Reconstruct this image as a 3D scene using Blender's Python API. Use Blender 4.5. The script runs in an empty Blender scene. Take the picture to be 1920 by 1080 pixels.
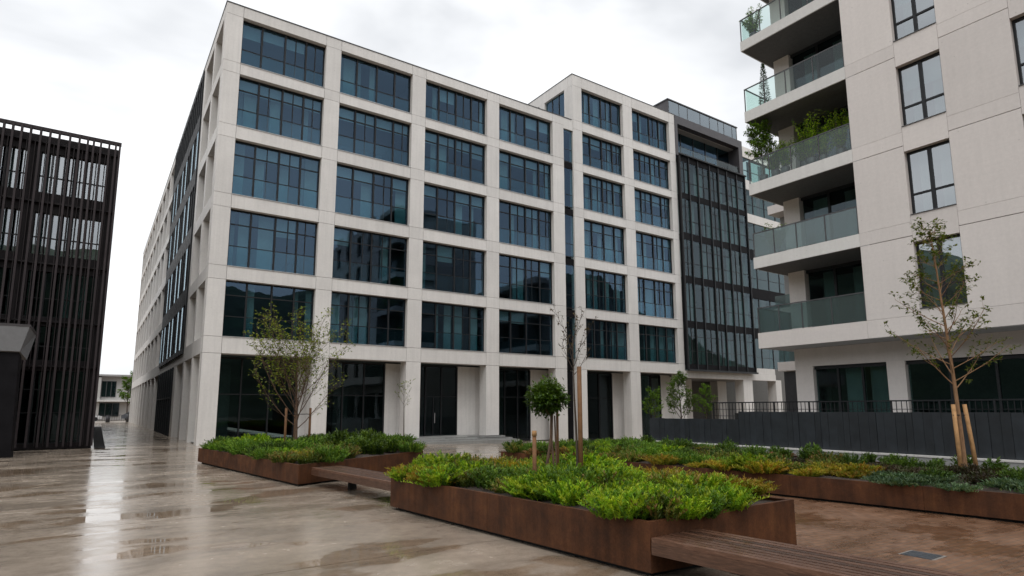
import bpy, math, random
from mathutils import Vector, Matrix
R = math.radians
random.seed(7)
S = bpy.context.scene
C = S.collection

# ------------------------------------------------------------------ camera
YAW, PITCH, ROLL = R(34.513), R(8.306), R(-0.144)
FPX, CYP = 1134.86, 600.36
CAM = Vector((-4.284, -34.215, 1.771))
_fw = Vector((math.sin(YAW)*math.cos(PITCH), math.cos(YAW)*math.cos(PITCH), math.sin(PITCH)))
_rt = Vector((math.cos(YAW), -math.sin(YAW), 0)); _up = _rt.cross(_fw)
_r2 = _rt*math.cos(ROLL)+_up*math.sin(ROLL); _u2 = -_rt*math.sin(ROLL)+_up*math.cos(ROLL)
cd = bpy.data.cameras.new('camera'); cam = bpy.data.objects.new('camera', cd); C.objects.link(cam)
cam.matrix_world = Matrix(((_r2.x, _u2.x, -_fw.x, CAM.x), (_r2.y, _u2.y, -_fw.y, CAM.y), (_r2.z, _u2.z, -_fw.z, CAM.z), (0, 0, 0, 1)))
cd.sensor_width = 36; cd.lens = FPX/1920*36; cd.shift_y = (CYP-540)/1920
cd.clip_start = 0.1; cd.clip_end = 3000
S.camera = cam
S.render.resolution_x, S.render.resolution_y = 1024, 576

def ray(px, py):
    return _r2*((px-960)/FPX) + _u2*(-(py-CYP)/FPX) + _fw
def atz(px, py, z): d = ray(px, py); return CAM + d*((z-CAM.z)/d.z)
def aty(px, py, y): d = ray(px, py); return CAM + d*((y-CAM.y)/d.y)
def atx(px, py, x): d = ray(px, py); return CAM + d*((x-CAM.x)/d.x)

# ------------------------------------------------------------------ world: thin overcast over a clear sky
SUN_EL, SUN_AZ = R(58), R(215)          # azimuth clockwise from +Y
W = bpy.data.worlds.new('World'); S.world = W; W.use_nodes = True
nt = W.node_tree; nt.nodes.clear()
def N(t, typ, **k):
    n = t.nodes.new(typ)
    for a, b in k.items(): setattr(n, a, b)
    return n
out = N(nt, 'ShaderNodeOutputWorld'); bg = N(nt, 'ShaderNodeBackground')
sky = N(nt, 'ShaderNodeTexSky', sky_type='NISHITA'); sky.sun_disc = False
sky.sun_elevation = SUN_EL; sky.sun_rotation = SUN_AZ
tc = N(nt, 'ShaderNodeTexCoord'); mp = N(nt, 'ShaderNodeMapping'); mp.inputs['Scale'].default_value = (1, 1, 2.4)
nz = N(nt, 'ShaderNodeTexNoise'); nz.inputs['Scale'].default_value = 1.9; nz.inputs['Detail'].default_value = 5; nz.inputs['Roughness'].default_value = .5
nz.inputs['Distortion'].default_value = .4
rp = N(nt, 'ShaderNodeValToRGB')
rp.color_ramp.elements[0].position = .30; rp.color_ramp.elements[0].color = (6.3, 6.5, 6.8, 1)
rp.color_ramp.elements[1].position = .60; rp.color_ramp.elements[1].color = (12.2, 12.3, 12.4, 1)
mx = N(nt, 'ShaderNodeMix', data_type='RGBA'); mx.inputs['Factor'].default_value = .93
nt.links.new(tc.outputs['Generated'], mp.inputs['Vector']); nt.links.new(mp.outputs['Vector'], nz.inputs['Vector'])
nt.links.new(nz.outputs['Fac'], rp.inputs['Fac'])
nt.links.new(sky.outputs['Color'], mx.inputs[6]); nt.links.new(rp.outputs['Color'], mx.inputs[7])
nt.links.new(mx.outputs[2], bg.inputs['Color']); bg.inputs['Strength'].default_value = .1
nt.links.new(bg.outputs['Background'], out.inputs['Surface'])

sl = bpy.data.lights.new('sun', 'SUN'); sl.energy = 1.1; sl.angle = R(35); sl.color = (1, .97, .93)
so = bpy.data.objects.new('sun', sl); C.objects.link(so)
sd = Vector((math.sin(SUN_AZ)*math.cos(SUN_EL), math.cos(SUN_AZ)*math.cos(SUN_EL), math.sin(SUN_EL)))
so.rotation_euler = sd.to_track_quat('Z', 'Y').to_euler(); so.location = (-30, -60, 80)
S.view_settings.view_transform = 'Standard'; S.view_settings.look = 'None'
S.view_settings.exposure = 0.2; S.view_settings.gamma = 1.0; S.view_settings.use_curve_mapping = False
S.render.engine = 'CYCLES'
S.cycles.max_bounces = 8; S.cycles.transparent_max_bounces = 16; S.cycles.glossy_bounces = 4; S.cycles.diffuse_bounces = 3
S.cycles.caustics_reflective = False; S.cycles.caustics_refractive = False
S.cycles.use_denoising = True

# ------------------------------------------------------------------ materials
M = {}
def new_mat(name):
    m = bpy.data.materials.new(name); m.use_nodes = True; t = m.node_tree
    b = t.nodes['Principled BSDF']; M[name] = m
    return m, t, b
def L(t, a, b): t.links.new(a, b)
def pos(t): return N(t, 'ShaderNodeNewGeometry').outputs['Position']
def noise(t, vec, scale, detail=4, rough=.55, stretch=None, dist=0):
    if stretch:
        q = N(t, 'ShaderNodeMapping'); q.inputs['Scale'].default_value = stretch; L(t, vec, q.inputs['Vector']); vec = q.outputs['Vector']
    n = N(t, 'ShaderNodeTexNoise'); n.inputs['Scale'].default_value = scale; n.inputs['Detail'].default_value = detail
    n.inputs['Roughness'].default_value = rough; n.inputs['Distortion'].default_value = dist
    L(t, vec, n.inputs['Vector']); return n.outputs['Fac']
def ramp(t, fac, *els):
    r = N(t, 'ShaderNodeValToRGB'); e = r.color_ramp.elements
    while len(e) < len(els): e.new(.5)
    for x, (p, c) in zip(e, els):
        x.position = p; x.color = (c, c, c, 1) if isinstance(c, (int, float)) else (*c, 1)
    L(t, fac, r.inputs['Fac']); return r.outputs['Color']
def mixc(t, fac, a, b, mode='MIX'):
    m = N(t, 'ShaderNodeMix', data_type='RGBA', blend_type=mode)
    for s, v in ((m.inputs['Factor'], fac), (m.inputs[6], a), (m.inputs[7], b)):
        if isinstance(v, (int, float)): s.default_value = v
        elif isinstance(v, tuple): s.default_value = (*v, 1)
        else: L(t, v, s)
    return m.outputs[2]
def bump(t, b, h, strength=.2, dist=.02):
    n = N(t, 'ShaderNodeBump'); n.inputs['Strength'].default_value = strength; n.inputs['Distance'].default_value = dist
    L(t, h, n.inputs['Height']); L(t, n.outputs['Normal'], b.inputs['Normal'])
def rnd(t): return N(t, 'ShaderNodeObjectInfo').outputs['Random']

def concrete(name, col, var=.1, rough=.8):
    m, t, b = new_mat(name); p = pos(t)
    big = ramp(t, noise(t, p, .55, 5, .6), (.3, 1-var), (.7, 1+var*.35))
    fine = ramp(t, noise(t, p, 9, 5, .65), (.25, .93), (.75, 1.03))
    streak = ramp(t, noise(t, p, 1.0, 4, .6, (5, 5, .28)), (.42, 1.0), (.72, 1-var*1.1))
    board = ramp(t, noise(t, p, 2.0, 3, .5, (.25, .25, 9)), (.35, .988), (.65, 1.008))
    c = mixc(t, 1, mixc(t, 1, mixc(t, 1, col, big, 'MULTIPLY'), fine, 'MULTIPLY'), streak, 'MULTIPLY')
    c = mixc(t, 1, c, board, 'MULTIPLY')
    r = ramp(t, rnd(t), (0, .93), (1, 1.03)); c = mixc(t, 1, c, r, 'MULTIPLY')
    vo = N(t, 'ShaderNodeTexVoronoi'); vo.inputs['Scale'].default_value = 2.3; L(t, p, vo.inputs['Vector'])
    pit = ramp(t, vo.outputs['Distance'], (.035, .62), (.06, 1.0)); c = mixc(t, .55, c, mixc(t, 1, c, pit, 'MULTIPLY'))
    L(t, c, b.inputs['Base Color']); b.inputs['Roughness'].default_value = rough
    bump(t, b, noise(t, p, 30, 5, .6), .12, .01)
    return m
concrete('concrete', (.74, .715, .69), .085)
concrete('concrete_warm', (.70, .655, .63), .035)
concrete('far_render', (.50, .49, .48), .06)
concrete('concrete_grey', (.36, .36, .36), .12)
concrete('concrete_step', (.30, .30, .29), .18, .45)
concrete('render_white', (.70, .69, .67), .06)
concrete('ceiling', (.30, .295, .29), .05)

def plain(name, col, rough=.5, metal=0, var=.12, scale=6, bmp=0, spec=.5):
    m, t, b = new_mat(name); p = pos(t)
    f = ramp(t, noise(t, p, scale, 4, .6), (.3, 1-var), (.7, 1+var))
    r = ramp(t, rnd(t), (0, 1-var*.6), (1, 1+var*.6))
    L(t, mixc(t, 1, mixc(t, 1, col, f, 'MULTIPLY'), r, 'MULTIPLY'), b.inputs['Base Color'])
    rr = N(t, 'ShaderNodeMath', operation='MULTIPLY'); rr.inputs[1].default_value = rough
    L(t, ramp(t, noise(t, p, scale*2.3, 3), (.3, .85), (.7, 1.15)), rr.inputs[0]); L(t, rr.outputs[0], b.inputs['Roughness'])
    b.inputs['Metallic'].default_value = metal; b.inputs['Specular IOR Level'].default_value = spec
    if bmp: bump(t, b, noise(t, p, scale*4, 4), bmp, .01)
    return m
plain('frame', (.018, .0195, .022), .42, .0, .15, 6, 0, .25)
plain('frame_grey', (.075, .075, .08), .4, .0, .12)
plain('dark_panel', (.011, .0105, .012), .5, .0, .18, 2, 0, .05)
plain('dark_cladding', (.020, .0165, .018), .5, .0, .2, 1.2, 0, .2)
plain('louvre', (.034, .027, .029), .5, .0, .18, 1.6, 0, .2)
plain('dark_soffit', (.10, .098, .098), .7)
plain('portal_metal', (.07, .065, .07), .45, .2, .12, 1.5)
plain('fence_board', (.017, .021, .026), .55, 0, .3, 3, .15)
plain('metal_sill', (.50, .50, .50), .4, .2, .08)
plain('canopy_metal', (.16, .16, .165), .45, .0, .08)
plain('room_dark', (.07, .068, .066), .9)
plain('room_mid', (.16, .155, .15), .9)
plain('curtain', (.60, .62, .60), .9, 0, .12, 1)
plain('blind', (.62, .66, .68), .8, 0, .1, 1)
plain('slate', (.035, .034, .035), .85, 0, .25, 3, .1, .15)
plain('stake_wood', (.36, .20, .085), .75, 0, .25, 8, .3)
plain('stake_brown', (.16, .075, .03), .75, 0, .25, 8, .3)
plain('rubber', (.012, .012, .012), .8)
plain('car_white', (.62, .63, .65), .25, 0, .03)
plain('car_grey', (.12, .13, .15), .25, 0, .03)
plain('sign_dark', (.03, .03, .035), .5)
plain('drain_metal', (.10, .115, .135), .4, .6, .3, 20)
plain('drain_frame', (.24, .22, .20), .5, .2, .2, 20)
plain('hill_wood', (.022, .036, .020), .95, 0, .6, .09)
plain('hedge', (.05, .085, .025), .9, 0, .4, 3)

# weathering steel
m, t, b = new_mat('corten'); p = pos(t)
c = ramp(t, noise(t, p, 2.2, 7, .65), (.28, (.042, .0175, .009)), (.55, (.092, .035, .0145)), (.8, (.145, .058, .021)))
st = ramp(t, noise(t, p, 3, 4, .6, (3, 3, .25)), (.35, .72), (.65, 1.05))
sp = ramp(t, noise(t, p, 45, 3), (.35, .85), (.7, 1.15))
L(t, mixc(t, 1, mixc(t, 1, c, st, 'MULTIPLY'), sp, 'MULTIPLY'), b.inputs['Base Color'])
L(t, ramp(t, noise(t, p, 5, 4), (.3, .55), (.7, .8)), b.inputs['Roughness']); b.inputs['Specular IOR Level'].default_value = .25; bump(t, b, noise(t, p, 60, 4), .18, .006)
# wet hardwood
m, t, b = new_mat('bench_wood'); p = pos(t)
g = noise(t, p, 6, 6, .65, (9, .7, 9), .6)
c = ramp(t, g, (.25, (.038, .018, .011)), (.55, (.095, .047, .029)), (.8, (.165, .095, .064)))
c = mixc(t, 1, c, ramp(t, rnd(t), (0, .55), (1, 1.45)), 'MULTIPLY')
L(t, c, b.inputs['Base Color']); L(t, ramp(t, noise(t, p, 7, 3), (.3, .28), (.7, .55)), b.inputs['Roughness']); bump(t, b, g, .2, .005)
# soil
m, t, b = new_mat('soil'); p = pos(t); h = noise(t, p, 22, 6, .7)
L(t, ramp(t, h, (.3, (.014, .009, .007)), (.7, (.075, .054, .041))), b.inputs['Base Color']); b.inputs['Roughness'].default_value = .95; bump(t, b, h, .9, .04)
# bark
def bark(name, a, c2):
    m, t, b = new_mat(name); p = pos(t); h = noise(t, p, 14, 5, .65, (2, 2, .5))
    L(t, ramp(t, h, (.3, a), (.7, c2)), b.inputs['Base Color']); b.inputs['Roughness'].default_value = .85; bump(t, b, h, .5, .01)
bark('bark', (.05, .028, .018), (.16, .095, .06)); bark('bark_dark', (.03, .022, .017), (.09, .062, .045)); bark('bark_tan', (.16, .085, .04), (.33, .19, .10))

# wet concrete plaza
def wet(name, build, r0=.12, r1=.25, film=1.0):
    m, t, b = new_mat(name); p = pos(t)
    col = build(t, p)
    pud = noise(t, p, .55, 6, .58, (.75, 1.3, 1), .25)
    wetm = ramp(t, pud, (.415, film), (.455, 0.0))         # 1 = standing film of water, with a clear edge
    damp = ramp(t, noise(t, p, .75, 7, .62, (.6, 1.35, 1), .5), (.38, .72), (.48, .90), (.62, 1.05))
    fine = ramp(t, noise(t, p, 7, 6, .7), (.3, .86), (.7, 1.08)); grit = ramp(t, noise(t, p, 90, 2, .6), (.32, .78), (.5, 1.0), (.72, 1.12))
    col = mixc(t, 1, mixc(t, 1, col, fine, 'MULTIPLY'), grit, 'MULTIPLY')
    c = mixc(t, 1, mixc(t, 1, col, damp, 'MULTIPLY'), mixc(t, wetm, (1., 1., 1.), (.76, .68, .60)), 'MULTIPLY')
    L(t, c, b.inputs['Base Color'])
    rg = ramp(t, noise(t, p, 3.5, 5, .6), (.3, r0), (.7, r1))
    rg = mixc(t, .5, rg, mixc(t, 1, rg, ramp(t, noise(t, p, .75, 7, .62, (.6, 1.35, 1), .5), (.40, .45), (.60, 1.5)), 'MULTIPLY'))
    rr = mixc(t, wetm, rg, (.03, .03, .03))
    L(t, rr, b.inputs['Roughness']); b.inputs['Specular IOR Level'].default_value = .62
    n = N(t, 'ShaderNodeBump'); n.inputs['Distance'].default_value = .01
    inv = N(t, 'ShaderNodeMath', operation='SUBTRACT'); inv.inputs[0].default_value = 1.0; L(t, wetm, inv.inputs[1])
    mu = N(t, 'ShaderNodeMath', operation='MULTIPLY'); mu.inputs[1].default_value = .10; L(t, inv.outputs[0], mu.inputs[0]); L(t, mu.outputs[0], n.inputs['Strength'])
    L(t, noise(t, p, 26, 5, .6), n.inputs['Height']); L(t, n.outputs['Normal'], b.inputs['Normal'])
    return m
wet('wet_concrete', lambda t, p: mixc(t, 1, mixc(t, noise(t, p, .8, 5, .6), (.285, .228, .175), (.41, .342, .277)), ramp(t, rnd(t), (0, .93), (1, 1.05)), 'MULTIPLY'))
def pav(t, p):
    br = N(t, 'ShaderNodeTexBrick'); br.inputs['Scale'].default_value = 1.0
    br.inputs['Brick Width'].default_value = .2; br.inputs['Row Height'].default_value = .1; br.inputs['Mortar Size'].default_value = .008
    br.inputs['Color1'].default_value = (.165, .078, .040, 1); br.inputs['Color2'].default_value = (.255, .132, .074, 1); br.inputs['Mortar'].default_value = (.11, .085, .065, 1)
    L(t, p, br.inputs['Vector'])
    return mixc(t, .22, br.outputs['Color'], mixc(t, noise(t, p, 5, 5, .7), (.10, .054, .031), (.26, .15, .09)))
wet('wet_brick', pav, .24, .46, .5)

# glass: tinted see-through sheet with a mirror share that rises at grazing angles
def glass(name, tint, refl, base=.05, rough=.0, ior=1.5, gain=1.0, wav=0):
    m = bpy.data.materials.new(name); m.use_nodes = True; t = m.node_tree; t.nodes.clear(); M[name] = m
    o = N(t, 'ShaderNodeOutputMaterial'); a = N(t, 'ShaderNodeBsdfTransparent'); a.inputs['Color'].default_value = (*tint, 1)
    g = N(t, 'ShaderNodeBsdfGlossy'); g.inputs['Color'].default_value = (*refl, 1); g.inputs['Roughness'].default_value = rough
    fr = N(t, 'ShaderNodeFresnel'); fr.inputs['IOR'].default_value = ior
    ma = N(t, 'ShaderNodeMath', operation='MULTIPLY_ADD', use_clamp=True); ma.inputs[1].default_value = gain; ma.inputs[2].default_value = base
    mix = N(t, 'ShaderNodeMixShader'); L(t, fr.outputs[0], ma.inputs[0])
    ge = N(t, 'ShaderNodeNewGeometry'); om = N(t, 'ShaderNodeMath', operation='SUBTRACT'); om.inputs[0].default_value = 1.0; L(t, ge.outputs['Backfacing'], om.inputs[1])
    mm = N(t, 'ShaderNodeMath', operation='MULTIPLY'); L(t, ma.outputs[0], mm.inputs[0]); L(t, om.outputs[0], mm.inputs[1]); L(t, mm.outputs[0], mix.inputs[0])   # the sheet mirrors once, on the face turned to the viewer
    L(t, a.outputs[0], mix.inputs[1]); L(t, g.outputs[0], mix.inputs[2]); L(t, mix.outputs[0], o.inputs['Surface'])
    if wav:
        bn = N(t, 'ShaderNodeBump'); bn.inputs['Strength'].default_value = wav; bn.inputs['Distance'].default_value = .02
        L(t, noise(t, pos(t), .9, 2), bn.inputs['Height']); L(t, bn.outputs['Normal'], g.inputs['Normal'])
    return m
glass('glass_office', (.58, .71, .74), (.34, .52, .76), .06, 0, 1.55, 1.0, .10)
glass('glass_dark', (.52, .62, .62), (.50, .62, .70), .015, 0, 1.6, 1.0, .15)
glass('glass_rail', (.88, .95, .93), (.85, .92, .92), .02, .02)
glass('glass_frost', (.50, .62, .62), (.8, .92, .95), .05, .08)
glass('glass_penthouse', (.30, .36, .38), (.75, .85, .92), .22, .02, 1.6)
glass('glass_home', (.55, .64, .64), (.90, .95, .99), .26, 0, 1.6, 1.0, .1)
glass('glass_ledge', (.74, .86, .88), (.45, .65, .85), .035, 0, 1.5)
glass('glass_car', (.1, .12, .13), (.8, .9, .95), .06)

def frost(name, col, share):
    t = M[name].node_tree; o = [n for n in t.nodes if n.type == 'OUTPUT_MATERIAL'][0]; src = o.inputs['Surface'].links[0].from_socket
    d = N(t, 'ShaderNodeBsdfDiffuse'); d.inputs['Color'].default_value = (*col, 1); tr_ = N(t, 'ShaderNodeBsdfTranslucent'); tr_.inputs['Color'].default_value = (*col, 1)
    m1 = N(t, 'ShaderNodeMixShader'); m1.inputs[0].default_value = .5; L(t, d.outputs[0], m1.inputs[1]); L(t, tr_.outputs[0], m1.inputs[2])
    m2 = N(t, 'ShaderNodeMixShader'); m2.inputs[0].default_value = share; L(t, src, m2.inputs[1]); L(t, m1.outputs[0], m2.inputs[2]); L(t, m2.outputs[0], o.inputs['Surface'])
frost('glass_frost', (.36, .43, .43), .22)
def leaf(name, *cols, rough=.55, sc=3.2, trans=.35):
    m = bpy.data.materials.new(name); m.use_nodes = True; t = m.node_tree; t.nodes.clear(); M[name] = m
    o = N(t, 'ShaderNodeOutputMaterial'); p = pos(t)
    at = N(t, 'ShaderNodeAttribute', attribute_name='tint').outputs['Fac']
    n = len(cols); c = ramp(t, at, *[(i/max(1, n-1), q) for i, q in enumerate(cols)])
    c = mixc(t, 1, c, ramp(t, noise(t, p, sc, 3, .6), (.3, .58), (.7, 1.25)), 'MULTIPLY')
    c = mixc(t, 1, c, ramp(t, rnd(t), (0, .68), (1, 1.2)), 'MULTIPLY')
    d = N(t, 'ShaderNodeBsdfPrincipled'); d.inputs['Roughness'].default_value = rough; d.inputs['Specular IOR Level'].default_value = .35
    tr = N(t, 'ShaderNodeBsdfTranslucent'); mix = N(t, 'ShaderNodeMixShader'); mix.inputs[0].default_value = trans
    L(t, c, d.inputs['Base Color']); L(t, mixc(t, 1, c, (1.25, 1.2, .6), 'MULTIPLY'), tr.inputs['Color'])
    L(t, d.outputs[0], mix.inputs[1]); L(t, tr.outputs[0], mix.inputs[2]); L(t, mix.outputs[0], o.inputs['Surface'])
leaf('leaf_lime', (.055, .13, .010), (.14, .29, .012), (.27, .45, .018), (.40, .48, .03))
leaf('leaf_yellow', (.12, .20, .012), (.28, .30, .018), (.42, .34, .03), (.38, .20, .03))
leaf('leaf_olive', (.06, .10, .018), (.12, .18, .022), (.20, .21, .035), (.28, .17, .06))
leaf('leaf_green', (.035, .08, .014), (.07, .14, .018), (.12, .20, .025))
leaf('leaf_fresh', (.06, .14, .016), (.115, .235, .022), (.20, .32, .035))
leaf('leaf_blue', (.035, .075, .035), (.065, .12, .055), (.13, .19, .10))
leaf('leaf_rust', (.09, .075, .02), (.20, .10, .035), (.27, .12, .05), (.12, .12, .03))
leaf('leaf_brown', (.035, .03, .018), (.075, .05, .035), (.06, .075, .025))
leaf('leaf_tree', (.07, .115, .018), (.145, .205, .025), (.27, .30, .04), trans=.4)
leaf('leaf_ever', (.03, .07, .012), (.075, .14, .018), (.16, .25, .03), rough=.35)
leaf('leaf_dry', (.05, .045, .015), (.10, .07, .025), (.14, .10, .03))

# ------------------------------------------------------------------ builders
class MB:
    def __init__(s): s.v = []; s.f = []; s.tint = []
    def box(s, x0, x1, y0, y1, z0, z1):
        return s.hexa([(x0, y0, z0), (x1, y0, z0), (x1, y1, z0), (x0, y1, z0), (x0, y0, z1), (x1, y0, z1), (x1, y1, z1), (x0, y1, z1)])
    def hexa(s, p):
        n = len(s.v); s.v += [tuple(q) for q in p]
        s.f += [(n, n+3, n+2, n+1), (n+4, n+5, n+6, n+7), (n, n+1, n+5, n+4), (n+1, n+2, n+6, n+5), (n+2, n+3, n+7, n+6), (n+3, n, n+4, n+7)]
        return s
    def quad(s, *p): n = len(s.v); s.v += [tuple(q) for q in p]; s.f.append(tuple(range(n, n+len(p)))); return s
    def prism(s, poly, z0, z1):      # counter-clockwise polygon; z may be callables of (x, y)
        za = z0 if callable(z0) else (lambda x, y: z0); zb = z1 if callable(z1) else (lambda x, y: z1)
        n = len(s.v); k = len(poly)
        s.v += [(x, y, za(x, y)) for x, y in poly]+[(x, y, zb(x, y)) for x, y in poly]
        s.f += [tuple(range(n+k-1, n-1, -1)), tuple(range(n+k, n+2*k))]
        for i in range(k): j = (i+1) % k; s.f.append((n+i, n+j, n+k+j, n+k+i))
        return s
    def tube(s, pts, rad, n=6, cap=True):
        pts = [Vector(q) for q in pts]; base = len(s.v)
        for i, q in enumerate(pts):
            d = (pts[min(i+1, len(pts)-1)]-pts[max(i-1, 0)]).normalized()
            a = d.cross(Vector((0.31, .95, .07))).normalized(); b2 = d.cross(a)
            r = rad[i] if isinstance(rad, (list, tuple)) else rad
            for k in range(n):
                w = 2*math.pi*k/n; s.v.append(tuple(q+a*(r*math.cos(w))+b2*(r*math.sin(w))))
        for i in range(len(pts)-1):
            for k in range(n):
                k2 = (k+1) % n; s.f.append((base+i*n+k, base+i*n+k2, base+(i+1)*n+k2, base+(i+1)*n+k))
        if cap:
            s.f.append(tuple(base+k for k in range(n-1, -1, -1))); e = base+(len(pts)-1)*n; s.f.append(tuple(e+k for k in range(n)))
        return s
    def leafq(s, p, d, up, ln, wd, tint):
        d = d.normalized(); sd = d.cross(up)
        if sd.length < 1e-4: sd = d.cross(Vector((1, .2, .1)))
        sd.normalize(); nn = sd.cross(d)
        n = len(s.v); q = Vector(p)
        s.v += [tuple(q), tuple(q+d*(ln*.45)+sd*(wd*.5)+nn*(ln*.06)), tuple(q+d*ln-nn*(ln*.08)), tuple(q+d*(ln*.45)-sd*(wd*.5)+nn*(ln*.06))]
        s.f.append((n, n+1, n+2, n+3)); s.tint.append(tint)
    def mesh(s, name, mat, smooth=False):
        me = bpy.data.meshes.new(name); me.from_pydata(s.v, [], s.f); me.materials.append(M[mat] if isinstance(mat, str) else mat)
        if s.tint and len(s.tint) == len(s.f):
            a = me.attributes.new('tint', 'FLOAT', 'FACE'); a.data.foreach_set('value', s.tint)
        if smooth: me.polygons.foreach_set('use_smooth', [True]*len(me.polygons))
        me.update(); return me
    def build(s, name, mat, parent=None, smooth=False, loc=None):
        return obj(name, s.mesh(name, mat, smooth), parent, loc)
def obj(name, me, parent=None, loc=None):
    o = bpy.data.objects.new(name, me); C.objects.link(o)
    if parent is not None:
        o.parent = parent
        if loc is None: o.location = -wloc(parent)        # mesh given in world coordinates
        else: o.location = loc
    elif loc is not None: o.location = loc
    return o
WL = {}
def wloc(o):
    v = Vector(o.location); p = o.parent
    while p is not None: v = v+Vector(p.location); p = p.parent
    return v
def thing(name, label, cat, loc=(0, 0, 0), group=None, rz=0):
    o = bpy.data.objects.new(name, None); C.objects.link(o); o.location = loc; o.rotation_euler.z = rz; o.empty_display_size = .2
    return tag(o, label, cat, group)
def tag(o, label, cat, group=None, kind=None):
    o['label'] = label; o['category'] = cat
    if group: o['group'] = group
    if kind: o['kind'] = kind
    return o
def struct(o): o['kind'] = 'structure'; return o
def B(name, mat, parent, *b, **k): return MB().box(*b).build(name, mat, parent, **k)
_boxes = {}
def bar(name, mat, parent, x0, x1, y0, y1, z0, z1):
    """a box part that shares mesh data with every other box of the same size and material"""
    key = (mat, round(x1-x0, 3), round(y1-y0, 3), round(z1-z0, 3))
    if key not in _boxes:
        a, b2, c = (x1-x0)/2, (y1-y0)/2, (z1-z0)/2
        _boxes[key] = MB().box(-a, a, -b2, b2, -c, c).mesh(name, mat)
    o = bpy.data.objects.new(name, _boxes[key]); C.objects.link(o); o.parent = parent
    o.location = Vector(((x0+x1)/2, (y0+y1)/2, (z0+z1)/2))-(wloc(parent) if parent else Vector())
    return o

def gz(x):            # the plaza falls gently towards the right
    return 0.0 if x < 0 else -.0232*min(x, 40)

# ================================================================== SETTING
# ground: one sheet out to the horizon
mb = MB(); xs = [-1500, -60, -8, 0, 8, 16, 24, 32, 40, 120, 1500]; ys = [-1500, -120, -40, -20, 0, 60, 150, 1500]
for y in ys:
    for x in xs: mb.v.append((x, y, gz(x)-.02))
nx = len(xs)
for j in range(len(ys)-1):
    for i in range(nx-1): mb.f.append((j*nx+i, j*nx+i+1, (j+1)*nx+i+1, (j+1)*nx+i))
ground = struct(mb.build('ground', 'wet_concrete'))
# cast slabs of the plaza, each with its own edges
sx, sy = 13.8, 4.3
for i in range(-2, 1):
    for j in range(-9, 4):
        x0, y0 = i*sx+.9-.0, j*sy-1.2; x1, y1 = x0+sx-.009, y0+sy-.018
        if x1 > 5.6: x1 = 5.6
        dz = random.uniform(-.002, .002)
        if x0 < -3.9 and y1 > -.2: continue
        cuts = [x0]+([0.0] if x0 < 0 < x1 else [])+[x1]
        m2 = MB()
        for a, b2 in zip(cuts, cuts[1:]):
            m2.hexa([(a, y0, gz(a)-.018), (b2, y0, gz(b2)-.018), (b2, y1, gz(b2)-.018), (a, y1, gz(a)-.018), (a, y0, gz(a)+dz), (b2, y0, gz(b2)+dz), (b2, y1, gz(b2)+dz), (a, y1, gz(a)+dz)])
        m2.build('paving_slab', 'wet_concrete', ground)
# brown brick paving right of the near planter
m2 = MB(); bx = [1.7, 5, 9.4, 13.8]; n = 0
for y in (-62, -24.6):
    for x in bx: m2.v.append((x, y, gz(x)+.006))
for i in range(3): m2.f.append((i, i+1, i+5, i+4))
struct(m2.build('brick_paving', 'wet_brick'))
# dark strip beside the louvred building
struct(MB().quad((-4.05, .1, .006), (-3.62, .1, .006), (-3.3, 44, .006), (-4.05, 44, .006)).build('slate_strip', 'slate'))
# pale kerb and road at the far end of the lane
struct(MB().box(-40, 30, 70, 70.4, -.02, .12).build('far_kerb', 'concrete'))
# wooded hills round the south and west, mirrored in the glass
mb = MB(); na, nr = 110, 14
for a in range(na+1):
    az = R(112+(322-112)*a/na); edge = min(1, a/10, (na-a)/10)
    top = (76+7*math.sin(a*.21)+6*math.sin(a*.53+1)+3*math.sin(a*1.3))*edge
    for r_ in range(nr+1):
        q = r_/nr; d = 170+180*q; hgt = top*math.sin(q*math.pi*.5)**1.3+random.uniform(-1.5, 3.2)*q-1
        mb.v.append((math.sin(az)*d, -20+math.cos(az)*d, hgt))
for a in range(na):
    for r_ in range(nr): i = a*(nr+1)+r_; mb.f.append((i, i+1, i+nr+2, i+nr+1))
struct(mb.build('hill', 'hill_wood'))

# ================================================================== OFFICE BUILDING
ob = thing('office_building', 'large pale concrete grid office block with tall dark blue windows', 'building', (0, 0, 0))
XW = [(1.0, 5.68), (6.61, 11.37), (12.35, 17.15), (18.18, 23.05)]
XW2 = [(26.05, 30.61), (31.72, 36.37)]
ROWS = [(24.28, 27.20), (20.77, 23.54), (17.12, 20.14), (13.22, 16.39), (9.27, 12.47), (5.51, 8.54)]
GT = 4.64; X0 = .12; GAP = .009; DEP = .55
def panel(x0, x1, z0, z1, y0=0.0, y1=DEP, name='concrete_panel', mat='concrete'):
    return bar(name, mat, ob, x0+GAP, x1-GAP, y0, y1, z0+GAP, z1-GAP)
def facade(xedges, wins, rows, top):
    """xedges = piers [(x0,x1)], wins between; each grid cell is a cast panel"""
    zr = sorted(rows)
    bands = [(GT, zr[0][0])]+[(zr[i][1], zr[i+1][0]) for i in range(len(zr)-1)]+[(zr[-1][1], top)]
    for (a, b2) in xedges:
        m2 = MB().box(a+GAP, b2-GAP, 0, .85, gz((a+b2)/2)-.05, GT-GAP); m2.build('concrete_panel', 'concrete', ob)
        for z0, z1 in bands: panel(a, b2, z0, z1)
        for z0, z1 in zr: panel(a, b2, z0, z1)
    for (a, b2) in wins:
        for z0, z1 in bands: panel(a, b2, z0, z1, y1=DEP if z0 > 5 else .85)
facade([(X0, 1.0), (5.68, 6.61), (11.37, 12.35), (17.15, 18.18), (23.05, 24.13)], XW, ROWS[1:], 24.18)
facade([(25.08, 26.05), (30.61, 31.72), (36.37, 37.12)], XW2, ROWS, 28.10)
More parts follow.
